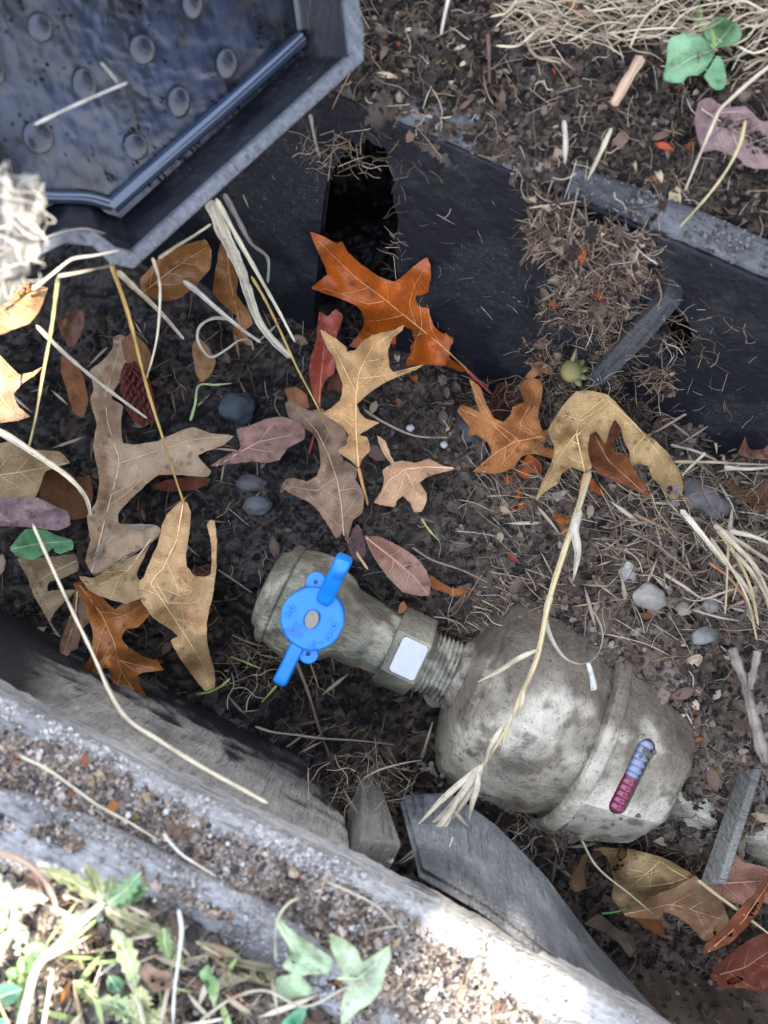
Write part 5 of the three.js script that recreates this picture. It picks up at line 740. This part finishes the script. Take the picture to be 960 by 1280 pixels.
// ---------------------------------------------------------------- green acorn, red seed cone, root clod
{
  const a = thing('green_acorn', 'small olive green acorn between the two big lobed leaves', 'acorn', P(714, 464, -.001));
  const g = new THREE.SphereGeometry(0.0045, 24, 18); g.scale(1, 0.85, 1.08); mesh('nut', paint(g, (x, y, z) => mix3([0.13, 0.125, 0.035], [0.2, 0.15, 0.05], sst(-0.3, 0.5, fbm(x * 300, y * 300, z * 300, 3)))), M.vein, a);
  for (let i = 0; i < 4; i++) { const b = new THREE.SphereGeometry(0.0026, 14, 10); b.scale(0.55, 0.35, 1.3); const t = 0.6 + i * 0.55; b.rotateY(t); b.translate(Math.sin(t) * 0.0042, -0.0008, Math.cos(t) * 0.0044); mesh('scale', paint(b, () => [0.12, 0.13, 0.035]), M.vein, a); }
  mesh('tip', paint(ribbonTube([new V3(0, 0.002, -0.004), new V3(0.0006, 0.004, -0.0065), new V3(0.0014, 0.004, -0.009)], 0.0012, 0.0004), () => [0.16, 0.12, 0.05]), M.vein, a);
  const c = thing('seed_cone', 'wet red brown seed cone lying on the grey tan leaf by the yellow stalk', 'seed cone', P(172, 492, -.026));
  const core = new THREE.SphereGeometry(1, 16, 12); core.scale(0.0048, 0.004, 0.0125); core.rotateY(0.25); mesh('core', paint(core, () => [0.05, 0.015, 0.012]), M.leafGloss, c);
  const sc = new THREE.SphereGeometry(1, 9, 7); sc.scale(0.0016, 0.0007, 0.0024); sc.setAttribute('color', new THREE.BufferAttribute(new Float32Array(sc.attributes.position.count * 3).map((_, i) => [0.17, 0.03, 0.02][i % 3]), 3));
  for (let i = 0; i < 120; i++) { const t = (i + 0.5) / 120 * 2 - 1, f = i * 2.399, r = Math.sqrt(1 - t * t) * 0.0052 + 0.0004; const m = mesh('scale', sc, M.leafGloss, c); m.position.set(r * Math.cos(f), Math.max(-0.003, r * Math.sin(f) * 0.85), t * 0.013).applyAxisAngle(new V3(0, 1, 0), 0.25); m.rotation.set(rr(-0.7, 0.7), rr(-0.7, 0.7), f); }
  const k = thing('root_clod', 'ragged pale clod of matted roots at the left edge beside the lid', 'root clod', P(8, 290, .13));
  const cl = mergeVertices(new THREE.IcosahedronGeometry(1, 7).deleteAttribute('uv').deleteAttribute('normal')), p = cl.attributes.position; for (let i = 0; i < p.count; i++) { const v = new V3(p.getX(i), p.getY(i), p.getZ(i)), q = 1 + 0.6 * fbm(v.x * 1.8, v.y * 1.8, v.z * 1.8 + 4, 5); p.setXYZ(i, v.x * q * 0.0095 - 0.001, v.y * q * 0.008, v.z * q * 0.015); } cl.computeVertexNormals();
  const cu = new Float32Array(p.count * 2); for (let i = 0; i < p.count; i++) { cu[2 * i] = p.getX(i) * 3; cu[2 * i + 1] = p.getZ(i) * 3; } cl.setAttribute('uv', new THREE.BufferAttribute(cu, 2));
  mesh('clod', paint(cl, (x, y, z) => mix3([0.06, 0.055, 0.05], [0.34, 0.32, 0.29], sst(-0.3, 0.5, fbm(x * 200, y * 200, z * 200, 3)))), M.stone, k);
  const fb = []; for (let i = 0; i < 70; i++) { const a = rr(0, 6.3), t = rr(-1, 1), b = a + rr(0.4, 1.6); const q = (f, t2, r) => new V3(Math.cos(f) * Math.sqrt(1 - t2 * t2) * 0.0105 * r, Math.sin(f) * Math.sqrt(1 - t2 * t2) * 0.0095 * r, t2 * 0.016 * r); fb.push(paint(ribbonTube([q(a, t, 1), q((a + b) / 2, clamp(t + rr(-0.2, 0.2), -1, 1), rr(1.05, 1.3)), q(b, clamp(t + rr(-0.4, 0.4), -1, 1), 1)], 0.00022, 0.00012, { m: 5, n: 8 }), () => { const g = 0.22 + (i % 7) * 0.04; return [g, g * 0.93, g * 0.84]; })); }
  mesh('roots', mergeGeometries(fb), M.vein, k).userData.kind = 'stuff';
}
// ---------------------------------------------------------------- weeds below the lower rim
function lance(a, b, w, y, serr = 0.25, bend = 0) {       // outline of a toothed leaf from a to b (photo pixels)
  const L = [], R = [], n = 11, dx = b[0] - a[0], dy = b[1] - a[1], l = Math.hypot(dx, dy), nx = -dy / l, ny = dx / l;
  for (let i = 0; i <= n; i++) { const t = i / n, c = bend * Math.sin(Math.PI * t) * l, ww = w * (0.18 + Math.pow(Math.sin(Math.PI * Math.pow(t, 0.8)), 0.8)) * (i === n ? 0.1 : 1) * (1 + (i % 2 ? serr : -serr)); const x = a[0] + dx * t + nx * c, yy = a[1] + dy * t + ny * c; L.push([x + nx * ww, yy + ny * ww]); R.unshift([x - nx * ww, yy - ny * ww]); }
  return [...L, ...R];
}
function weed(label, org, stems, leaves) {
  const g = thing('weed', label, 'weed', P(...org));
  for (const [pts, w, c] of stems) mesh('stem', paint(off(ribbonTube(pts.map((a) => P(...a)), pxW(w, .1) / 2, pxW(w, .1) / 2.6, { flat: 0.9, m: 10, n: 40 }), g.position), (x, y, z) => mix3(c, c.map((v) => v * 0.7), sst(-0.2, 0.5, fbm(x * 90, y * 90, z * 90, 3)))), M.straw, g);
  for (const [a, b, w, y0, y1, c, bend = 0.06, serr = 0.25] of leaves) { const r = leaf('tmp_leaf', 'x', 'x', lance(a, b, w, y0, serr, bend), { y: [[a[0], a[1], y0], [b[0], b[1], y1]], col: c, edge: mix3(c, [0.5, 0.5, 0.25], 0.3), patch: mix3(c, [0.6, 0.58, 0.36], 0.5), mat: M.greenLeaf, curl: 0.003, step: 4, tension: 0.15, vcol: mix3(c, [0.7, 0.7, 0.5], 0.6), mid: [[a, [(a[0] + b[0]) / 2 - (b[1] - a[1]) * bend, (a[1] + b[1]) / 2 + (b[0] - a[0]) * bend], b]] }); const q = r.position.clone().sub(g.position); scene.remove(r); r.userData = {}; r.name = 'leaf'; r.position.copy(q); g.add(r); }
}
const LG = [0.42, 0.5, 0.26], YG = [0.5, 0.52, 0.24], DG = [0.12, 0.3, 0.12], WG = [0.6, 0.6, 0.44];
weed('pale weed with a thick white stem rising from the bottom left corner', [90, 1210, .1], [[[[22, 1300, .1], [36, 1240, .106], [48, 1205, .11], [75, 1178, .114], [104, 1150, .116], [132, 1126, .115]], 12, [0.62, 0.6, 0.46]]],
  [[[128, 1128], [46, 1084], 8, .116, .108, YG], [[126, 1126], [106, 1080], 8, .116, .112, YG], [[132, 1124], [140, 1092], 6, .116, .112, LG], [[134, 1134], [186, 1110], 12, .115, .106, [0.2, 0.42, 0.2], -0.1], [[132, 1134], [208, 1166], 10, .115, .104, [0.36, 0.34, 0.2]], [[120, 1140], [76, 1160], 7, .115, .108, [0.5, 0.48, 0.33]], [[60, 1190], [28, 1188], 8, .112, .106, LG], [[134, 1130], [176, 1090], 9, .116, .11, [0.2, 0.42, 0.2]], [[205, 1160], [212, 1200], 8, .104, .1, [0.2, 0.36, 0.12]]]);
weed('yellow green toothed weed in front of the pale weed near the bottom edge', [165, 1230, .102], [[[[184, 1300, .096], [178, 1270, .102], [168, 1238, .105], [148, 1190, .108], [140, 1160, .11]], 7, [0.55, 0.53, 0.36]]],
  [[[142, 1162], [170, 1238], 10, .11, .106, LG, -0.06], [[170, 1270], [176, 1232], 12, .1, .106, YG], [[176, 1275], [120, 1250], 12, .101, .1, LG], [[120, 1252], [92, 1226], 9, .1, .098, [0.3, 0.4, 0.15]], [[170, 1285], [210, 1262], 11, .098, .102, YG], [[150, 1240], [136, 1220], 9, .099, .1, [0.18, 0.38, 0.22], 0, 0.02], [[160, 1262], [150, 1242], 8, .098, .1, DG, 0, 0.02]]);
weed('bleached weed leaves at the left edge above the bottom corner', [20, 1130, .1], [[[[-20, 1220, .1], [6, 1180, .106], [18, 1140, .11], [8, 1100, .112]], 9, [0.5, 0.5, 0.36]]],
  [[[-10, 1090], [34, 1180], 13, .112, .106, WG], [[6, 1118], [60, 1124], 8, .11, .108, [0.68, 0.62, 0.48], 0.02, 0.05], [[-14, 1150], [28, 1160], 9, .108, .106, [0.5, 0.52, 0.4]], [[26, 1165], [46, 1210], 11, .107, .104, [0.4, 0.48, 0.34]], [[30, 1200], [60, 1176], 8, .104, .108, [0.48, 0.52, 0.32]]]);
weed('small dark green round leaved weed in the bottom left corner', [14, 1240, .1], [[[[22, 1290, .096], [24, 1250, .1], [26, 1215, .104]], 6, [0.2, 0.36, 0.08]]],
  [[[26, 1222], [8, 1214], 8, .103, .104, [0.16, 0.42, 0.12], 0, 0.02], [[26, 1215], [40, 1194], 9, .104, .106, [0.2, 0.42, 0.1], 0, 0.02], [[-14, 1250], [28, 1236], 12, .1, .104, [0.07, 0.26, 0.16], 0, 0.02], [[26, 1240], [34, 1215], 6, .102, .104, [0.22, 0.42, 0.06], 0, 0.02], [[-12, 1290], [12, 1276], 9, .1, .1, [0.05, 0.25, 0.16], 0, 0.02]]);
leaf('weed_leaf', 'broad pale green leaf with a folded tip over the lower outer rim', 'leaf', X('g', 425,235, 450,240, 500,290, 560,330, 620,370, 668,405, 665,450, 640,470, 560,475, 540,480, 570,520, 600,550, 540,570, 460,590, 380,612, 375,600, 420,560, 430,490, 500,470, 455,440, 490,380, 470,330, 440,290),
  { y: [[350, 1160, .112], [380, 1205, .104], [340, 1255, .1]], col: [0.36, 0.5, 0.3], edge: [0.44, 0.5, 0.26], patch: [0.5, 0.58, 0.42], mat: M.greenLeaf, curl: -0.003, mid: [X('g', 430,240, 520,400, 610,468)], veins: [X('g', 460,300, 560,350), X('g', 500,370, 600,390)] });
leaf('weed_leaf', 'broad pale green leaf turned over beside the folded leaf near the bottom', 'leaf', X('g', 660,300, 720,320, 770,360, 800,420, 850,390, 915,350, 922,410, 900,450, 880,540, 830,600, 770,640, 710,700, 705,620, 720,560, 740,520, 690,490, 720,470, 690,420, 665,360),
  { y: [[420, 1190, .106], [480, 1190, .104], [440, 1270, .1]], col: [0.4, 0.5, 0.33], edge: [0.4, 0.48, 0.2], patch: [0.55, 0.6, 0.45], mat: M.greenLeaf, curl: 0.003, mid: [X('g', 690,490, 780,490, 915,380)], veins: [X('g', 740,500, 760,580), X('g', 800,480, 830,560)] });
leaf('weed_leaf', 'brownish withered leaf left of the folded green leaf', 'leaf', X('g', 80,330, 150,340, 240,370, 290,410, 400,430, 430,460, 400,520, 300,500, 220,530, 180,500, 210,460, 150,400), { y: Y(.1), col: [0.36, 0.32, 0.2], patch: [0.4, 0.24, 0.16], mat: M.leaf, curl: 0.004, mid: [X('g', 90,335, 250,430, 420,470)] });
leaf('weed_leaf', 'small bright green leaf at the foot of the withered leaf', 'leaf', X('g', 100,470, 140,430, 160,480, 190,510, 170,580, 160,610, 140,560), { y: Y(.1), col: [0.32, 0.5, 0.2], mat: M.greenLeaf, edge: [0.3, 0.45, 0.2], patch: [0.4, 0.54, 0.3] });
leaf('weed_leaf', 'mid green leaf tip at the bottom edge', 'leaf', X('g', 445,690, 480,650, 530,612, 562,605, 555,650, 530,700, 480,720), { y: Y(.1), col: [0.12, 0.36, 0.2], mat: M.greenLeaf, edge: [0.1, 0.3, 0.16], patch: [0.2, 0.42, 0.25] });
straw('dry_straw', 'brown blurred dead blade at the left edge over the outer rim', [[-10, 1064, .112], [20, 1072, .114], [46, 1090, .114], [64, 1116, .112], [74, 1150, .106]], 13, [0.45, 0.3, 0.21], { flat: 0.3 });
straw('grass_stalk', 'white upright straw at the bottom between the two weeds', [[223, 1136, .112], [227, 1160, .112], [223, 1200, .11], [218, 1240, .106], [216, 1300, .1]], 7, [0.74, 0.72, 0.66], { flat: 0.6 });
straw('grass_stalk', 'thin curved straw hooked over the outer rim by the folded leaf', [[374, 1123, .104], [362, 1128, .108], [350, 1142, .11], [345, 1158, .11], [344, 1200, .104]], 4.5, [0.62, 0.6, 0.42], { flat: 0.8 });
straw('grass_stalk', 'pale straw slanting along the bottom edge under the weed leaves', [[250, 1276, .1], [290, 1248, .103], [330, 1238, .104], [380, 1258, .104], [430, 1236, .106], [470, 1222, .106]], 6, [0.56, 0.5, 0.36], { flat: 0.7 });
straw('grass_stalk', 'thick pale stalk in the bottom left corner', [[52, 1300, .1], [56, 1270, .104], [62, 1236, .106], [66, 1210, .104]], 10, [0.62, 0.6, 0.5], { flat: 0.8 });
leaf('dead_leaf', 'peach dead leaf flake between weed and upright straw at the bottom', 'leaf', X('w', 690,700, 730,650, 790,690, 850,700, 880,760, 820,790, 770,800, 730,760), { y: Y(.1), col: [0.5, 0.33, 0.24], curl: 0.005 });

// ---------------------------------------------------------------- uncountable litter: crumbs, roots, grass scraps
const dummy = new THREE.Object3D();
function scatter(name, label, cat, sets) {               // sets: [geometry, material, places]
  const g = tag(new THREE.Group(), label, cat, null, 'stuff'); g.name = numbered(name); scene.add(g);
  sets.forEach(([geo, mat, list]) => { if (!list.length) return; const m = new THREE.InstancedMesh(geo, mat, list.length); m.name = name.replace(/s$/, '') + '_piece'; m.castShadow = m.receiveShadow = true; list.forEach((q, i) => { dummy.position.copy(q.p); dummy.rotation.set(q.rx ?? 0, q.ry ?? 0, q.rz ?? 0); dummy.scale.set(...q.s); dummy.updateMatrix(); m.setMatrixAt(i, dummy.matrix); m.setColorAt(i, new THREE.Color().setRGB(...q.c)); }); g.add(m); });
}
const crumbG = [0, 1, 2].map((k) => { const g = mergeVertices(new THREE.IcosahedronGeometry(1, 2).deleteAttribute('uv').deleteAttribute('normal')), p = g.attributes.position; for (let i = 0; i < p.count; i++) { const x = p.getX(i), y = p.getY(i), z = p.getZ(i), q = 1 + 0.6 * noise(x * 1.4 + k * 7, y * 1.4, z * 1.4) + 0.45 * noise(x * 3, y * 3 + k, z * 3) + 0.25 * noise(x * 7, y * 7 + k, z * 7); p.setXYZ(i, x * q, y * q * 0.75, z * q); } return toCreasedNormals(g, 0.5); });
const fibreG = [0, 1, 2, 3].map((k) => { const b = (i) => 0.35 * noise(i * 1.7, k * 3.3) ; return ribbonTube([new V3(-0.5, 0, b(1)), new V3(-0.2, 0.12 * b(5), b(2)), new V3(0.15, 0.1 + 0.2 * b(6), b(3)), new V3(0.5, 0, b(4))], 0.028, 0.016, { m: 5, n: 14 }); });
const chipG = [0, 1].map((k) => { const g = gridGeo(8, 4, (a, b) => { const w = Math.sin(Math.PI * lerp(0.05, 0.97, a)) * (0.22 + 0.06 * noise(a * 7, k)); return { p: new V3(a - 0.5, 0.12 * Math.sin(a * 3 + k) + 0.1 * Math.pow(b * 2 - 1, 2), (b * 2 - 1) * w) }; }); const h = g.clone(); h.translate(0, -0.03, 0); return mergeGeometries([g, h]); });
const soilTone = (k) => { const t = rnd(); return t < 0.8 ? mix3([0.008, 0.007, 0.007], [0.12, 0.084, 0.06], Math.pow(rnd(), 1.5) * k) : t < 0.975 ? mix3([0.06, 0.044, 0.033], [0.19, 0.14, 0.1], rnd()).map((v) => v * lerp(0.3, 1, k)) : [0.24, 0.2, 0.17].map((v) => v * lerp(0.35, 1, k)); };
const fibTone = () => { const t = rnd(); return t < 0.5 ? mix3([0.09, 0.06, 0.04], [0.26, 0.18, 0.11], rnd()) : t < 0.72 ? mix3([0.22, 0.18, 0.14], [0.42, 0.35, 0.27], rnd()) : [0.08, 0.05, 0.035]; };
const chipTone = () => { const t = rnd(); return t < 0.1 ? [0.3, 0.11, 0.04].map((v) => v * rr(0.4, 1)) : t < 0.5 ? mix3([0.2, 0.14, 0.09], [0.42, 0.33, 0.22], rnd()) : [0.12, 0.075, 0.055]; };
function litter(name, where, spots, nC, nF, nK, sizeC, sizeF, tone, gain = 1) {
  const cr = [[], [], []], fi = [[], [], [], []], ch = [[], []];
  for (let i = 0; i < nC; i++) { const q = spots(); if (!q) continue; const s = sizeC * Math.exp(rr(-1.2, 0.6)) * (rnd() < 0.04 ? 2 : 1); q.p.y += s * 0.3; cr[i % 3].push({ p: q.p, ry: rr(0, 6.3), rx: rr(-1, 1), rz: rr(-1, 1), s: [s * rr(0.8, 1.4), s, s * rr(0.8, 1.3)], c: soilTone(q.k ?? tone).map((v, j, c) => Math.min(0.6, gain > 1 ? lerp(v, (c[0] + c[1] + c[2]) / 3, 0.5) * gain : v)) }); }
  for (let i = 0; i < nF; i++) { const q = spots(); if (!q) continue; const l = sizeF * Math.exp(rr(-1, 0.7)); q.p.y += 0.0007 + rr(0, 0.0016); const th = rr(0.3, 0.85) * 0.009 / Math.max(l, 0.004); fi[i % 4].push({ p: q.p, ry: rr(0, 6.3), rx: rr(-0.5, 0.5), rz: rr(-0.35, 0.35), s: [l, l * Math.min(1.2, th), l * Math.min(1.4, th * 1.2)], c: fibTone() }); }
  for (let i = 0; i < nK; i++) { const q = spots(); if (!q) continue; const l = sizeF * 0.55 * Math.exp(rr(-0.9, 0.6)); q.p.y += 0.001; ch[i % 2].push({ p: q.p, ry: rr(0, 6.3), rx: rr(-0.5, 0.5), rz: rr(-0.4, 0.4), s: [l, l, l * rr(0.5, 1.3)], c: chipTone() }); }
  scatter(name + '_crumbs', 'loose crumbs of soil ' + where, 'soil crumbs', cr.map((l, i) => [crumbG[i], name === 'pit' ? M.wetCrumb : M.crumb, l]));
  scatter(name + '_roots', 'fine dead roots and grass scraps ' + where, 'roots', fi.map((l, i) => [fibreG[i], M.fibre, l]));
  if (nK) scatter(name + '_chips', 'small leaf and bark chips ' + where, 'litter', ch.map((l, i) => [chipG[i], M.fibre, l]));
}
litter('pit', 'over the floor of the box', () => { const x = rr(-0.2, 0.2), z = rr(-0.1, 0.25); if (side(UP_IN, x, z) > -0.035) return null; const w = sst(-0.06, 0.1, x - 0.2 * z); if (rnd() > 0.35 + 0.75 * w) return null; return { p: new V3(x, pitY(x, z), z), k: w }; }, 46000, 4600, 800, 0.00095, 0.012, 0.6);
litter('slide', 'on the soil slid over the upper wall', () => ({ p: slidePts[Math.floor(rnd() * slidePts.length)].clone() }), 11000, 1100, 200, 0.0007, 0.011, 0.6);
litter('upper', 'on the soil above the upper wall', () => { const x = rr(-0.05, 0.16), z = rr(-0.205, -0.03); if (side(UP_IN, x, z) < rr(-0.002, 0.003)) return null; return { p: new V3(x, upY(x, z), z) }; }, 34000, 2400, 420, 0.00065, 0.009, 0.55);
const ledgePts = (() => { const a = ledgeA.slice(1), b = ledgeB; return () => { const t = rnd(), s = rr(0.02, 0.98), A = polyAt(ledgeA, t), Bq = polyAt(b, t); const p = P(lerp(A[0], Bq[0], s), lerp(A[1], Bq[1], s), .088); p.y = ledgeTop(s) + clods(p.x, p.z, 21) * 0.75; return { p }; }; })();
litter('ledge', 'in the lid ledge of the lower rim', ledgePts, 24000, 900, 160, 0.0004, 0.006, 0.9, 4.2);
litter('lawn', 'between the weeds below the lower rim', () => { const x = rr(-0.15, 0.02), z = rr(0.09, 0.2); if (-side(LO_OUT, x, z) < 0) return null; return { p: new V3(x, lawnY(x, z), z) }; }, 9000, 1900, 300, 0.0007, 0.011, 1, 3);
{ // dust and crumbs lying on walls, rims and lid
  const c = [[], [], []]; let n = 0; const put = (p, s, k) => c[n++ % 3].push({ p, ry: rr(0, 6.3), rx: rr(-1, 1), rz: rr(-1, 1), s: [s * rr(0.8, 1.5), s * 0.7, s * rr(0.8, 1.4)], c: k });
  for (let i = 0; i < 5200; i++) { const px = rr(420, 980), py = rr(140, 560), q = UW.hit(px, py); if (q.y > 0.058 || q.y < -0.06 || (px < 500 && py > 165) || ((px - 845) / 24) ** 2 + ((py - 415) / 34) ** 2 < 1 || noise(px * 0.02, py * 0.02, 3) < rr(-0.4, 0.5)) continue; const g = rr(0.03, 0.2) * (rnd() < 0.12 ? 2 : 1); put(q, 0.00034 * Math.exp(rr(-0.9, 0.8)), [g, g * 0.97, g * 0.95]); }
  const onStrip = (A, B, yA, yB, cr) => { const t = rnd(), q = rr(0.02, 0.98), a = polyAt(A, t), b = polyAt(B, t); return P(lerp(a[0], b[0], q), lerp(a[1], b[1], q), lerp(yA, yB, q) + cr * Math.pow(Math.sin(Math.PI * q), 0.45)); };
  for (let i = 0; i < 6500; i++) { const p = onStrip(innerE, innerO, .084, .085, .0022); if (noise(p.x * 40, p.z * 40, 6) < rr(-0.5, 0.3)) continue; const g = rr(0.14, 0.5); put(p, 0.00027 * Math.exp(rr(-0.8, 1.0)), [g, g * 0.94, g * 0.88]); }
  for (let i = 0; i < 6500; i++) { const p = onStrip(outerI, outerO, .0915, .0925, .003); if (noise(p.x * 40, p.z * 40, 9) < rr(-0.3, 0.5)) continue; const g = rr(0.08, 0.42); put(p, 0.0003 * Math.exp(rr(-0.8, 0.8)), [g, g * 0.92, g * 0.84]); }
  for (let i = 0; i < 5000; i++) { const p = onStrip([[380, 96], [450, 130], [700, 240], [850, 302], [1000, 366]], [[410, 62], [470, 92], [710, 200], [865, 258], [1010, 322]], .0595, .0605, .0022); if (noise(p.x * 50, p.z * 50, 4) < rr(-0.5, 0.3)) continue; if (rnd() < 0.45) continue; const g = rr(0.03, 0.16); put(p, 0.00028 * Math.exp(rr(-0.8, 0.9)), [g, g * 0.93, g * 0.88]); }
  scatter('dust_crumbs', 'dust and soil crumbs lying on the walls and rims of the box', 'soil crumbs', c.map((l, i) => [crumbG[i], M.crumb, l]));
}
{ // short flat shreds of bleached grass
  const l = [[], []]; for (const [x0, y0, x1, y1, n] of [[0, 380, 330, 700, 60], [760, 540, 960, 760, 150], [620, 640, 800, 760, 40], [270, 780, 420, 980, 30], [600, 1020, 760, 1140, 30]]) for (let i = 0; i < n; i++) { const p0 = P(rr(x0, x1), rr(y0, y1), -0.035), p = new V3(p0.x, pitY(p0.x, p0.z) + rr(0.001, 0.005), p0.z), s = rr(0.006, 0.02); l[i % 2].push({ p, ry: rr(0, 6.3), rx: rr(-0.6, 0.6), rz: rr(-0.35, 0.35), s: [s, s * 0.3, s * rr(0.1, 0.24)], c: mix3([0.13, 0.09, 0.06], [0.46, 0.38, 0.27], Math.pow(rnd(), 1.6)) }); }
  for (let i = 0; i < 120; i++) { const p = P(rr(-10, 440), rr(1090, 1300), 0.093); if (-side(LO_OUT, p.x, p.z) < 0.001) continue; p.y = lawnY(p.x, p.z) + rr(0.001, 0.008); const s = rr(0.006, 0.022); l[i % 2].push({ p, ry: rr(0, 6.3), rx: rr(-0.6, 0.6), rz: rr(-0.5, 0.5), s: [s, s * 0.3, s * rr(0.1, 0.3)], c: rnd() < 0.3 ? mix3([0.2, 0.3, 0.1], [0.45, 0.5, 0.25], rnd()) : mix3([0.3, 0.24, 0.15], [0.66, 0.6, 0.48], rnd()) }); }
  scatter('grass_shreds', 'short bleached shreds of dead grass over the soil', 'dead grass', l.map((q, i) => [chipG[i], M.fibre, q]));
}
// mat of dead grass along the very top of the picture
{
  const l = [[], [], [], []]; for (let i = 0; i < 420; i++) { const px = rr(640, 990), py = rr(-40, 75) - (px > 900 ? 0 : 25) + (rnd() < 0.1 ? 30 : 0), p = P(px, py, .072); p.y = upY(p.x, p.z) + rr(0.001, 0.006); const n = rr(0.01, 0.026); l[i % 4].push({ p, ry: rr(-0.9, 0.9), rx: rr(-0.3, 0.3), rz: rr(-0.25, 0.25), s: [n, n * rr(0.15, 0.4), n * rr(0.2, 0.8)], c: mix3([0.16, 0.115, 0.075], [0.5, 0.42, 0.29], Math.pow(rnd(), 1.5)) }); }
  scatter('dead_grass_mat', 'mat of dead grass roots along the top edge', 'dead grass', l.map((q, i) => [fibreG[i], M.fibre, q]));
  const f = [[], [], [], []];                              // thin roots caught on rims, walls and the valve
  for (const [x0, y0, x1, y1, y, n] of [[420, 940, 520, 1010, -.02, 90], [380, 960, 470, 1030, .02, 40], [640, 990, 720, 1060, -.02, 110], [690, 300, 850, 500, 'w', 330], [690, 240, 800, 330, 'w', 60], [500, 160, 720, 440, 'w', 60], [395, 150, 505, 215, 'w', 60], [486, 200, 506, 340, 'w', 26], [830, 360, 900, 450, 'w', 50], [850, 400, 960, 520, 'w', 30], [380, 150, 440, 210, .045, 40], [760, 640, 830, 720, -.01, 60], [560, 740, 640, 780, -.012, 40], [800, 890, 880, 1050, -.016, 110], [280, 790, 350, 870, -.035, 80], [840, 590, 960, 760, -.004, 120], [590, 470, 700, 560, -.036, 60]])
    for (let i = 0; i < n; i++) { const qx = rr(x0, x1), qy = rr(y0, y1), p = y === 'w' ? UW.hit(qx, qy).addScaledVector(UW.N, rr(0.0004, 0.003) + (qx > 690 && qx < 850 ? rr(0.002, 0.01) : 0)) : P(qx, qy, y + rr(-0.006, 0.006)), l2 = y === 'w' ? rr(0.003, 0.012) : rr(0.005, 0.018); f[i % 4].push({ p, ry: rr(0, 6.3), rx: rr(-0.6, 0.6), rz: rr(-0.5, 0.5), s: [l2, l2 * 0.35, l2 * rr(0.3, 0.7)], c: fibTone() }); }
  for (let i = 0; i < 620; i++) { const p0 = P(rr(610, 985), rr(570, 800), -0.02); if (noise(p0.x * 30, p0.z * 30, 3) < rr(-0.5, 0.3)) continue; const n = rr(0.009, 0.03), th = rr(0.25, 0.7) * 0.3; f[i % 4].push({ p: new V3(p0.x, pitY(p0.x, p0.z) + rr(0.0008, 0.0045), p0.z), ry: -0.7 + rr(-0.7, 0.7), rx: rr(-0.3, 0.3), rz: rr(-0.2, 0.2), s: [n, n * th, n * th * 1.6], c: mix3([0.2, 0.14, 0.09], [0.56, 0.45, 0.3], Math.pow(rnd(), 1.3)) }); }
  scatter('hair_roots', 'tangled hair roots caught on walls, rims and valve', 'roots', f.map((q, i) => [fibreG[i], M.fibre, q]));
}
// ---------------------------------------------------------------- unseen leaf mass added to shade the box, with gaps for sun patches
{
  const C = SUN_DIR.clone().multiplyScalar(0.95), s = tag(new THREE.Group(), 'unseen dense foliage added to shade the box', 'added_shade_shrub'); s.name = 'added_shade_shrub'; scene.add(s);
  const g = gridGeo(6, 4, (a, b) => { const w = Math.sin(Math.PI * lerp(0.04, 0.98, a)) * 0.24; return { p: new V3(a - 0.5, 0.08 * Math.sin(a * 3), (b * 2 - 1) * w) }; });
  const holes = [[P(5, 300, .13), 0.02], [P(616, 1230, .088), 0.023], [P(0, 412, .075), 0.028], [P(25, 1200, .105), 0.026]], list = [];  // leaves left out along these rays so sun reaches chosen spots
  for (let i = 0; i < 40000; i++) {
    let v; do v = new V3(rr(-1, 1), rr(-1, 1), rr(-1, 1)); while (v.length() > 1); const p = new V3(v.x * 0.36, v.y * 0.3, v.z * 0.34).add(C); const n = rr(0.03, 0.05);
    let skip = p.y < 0.2; for (const [h, r] of holes) { const q = p.clone().sub(h), k = q.dot(SUN_DIR); q.addScaledVector(SUN_DIR, -k); if (q.length() < r + n * 0.3) skip = true; } if (skip) continue;
    list.push({ p, rx: rr(-1.2, 1.2), ry: rr(0, 6.3), rz: rr(-0.8, 0.8), s: [n, n, n * 0.9] });
  }
  const m = new THREE.InstancedMesh(g, std({ color: new THREE.Color(0.05, 0.09, 0.03), roughness: 0.6 }), list.length); m.name = 'crown'; m.userData.kind = 'stuff'; m.castShadow = m.receiveShadow = true;  // crown leaves placed only to block the sun
  list.forEach((q, i) => { dummy.position.copy(q.p); dummy.rotation.set(q.rx, q.ry, q.rz); dummy.scale.set(...q.s); dummy.updateMatrix(); m.setMatrixAt(i, dummy.matrix); }); s.add(m);
  mesh('added_trunk', ribbonTube([new V3(C.x, 0.02, C.z), new V3(C.x + 0.03, 0.4, C.z), new V3(C.x, 0.8, C.z + 0.02), new V3(C.x, 1.2, C.z)], 0.03, 0.008), std({ color: new THREE.Color(0.12, 0.09, 0.06), roughness: 0.9 }), s);
}
renderer.render(scene, camera);
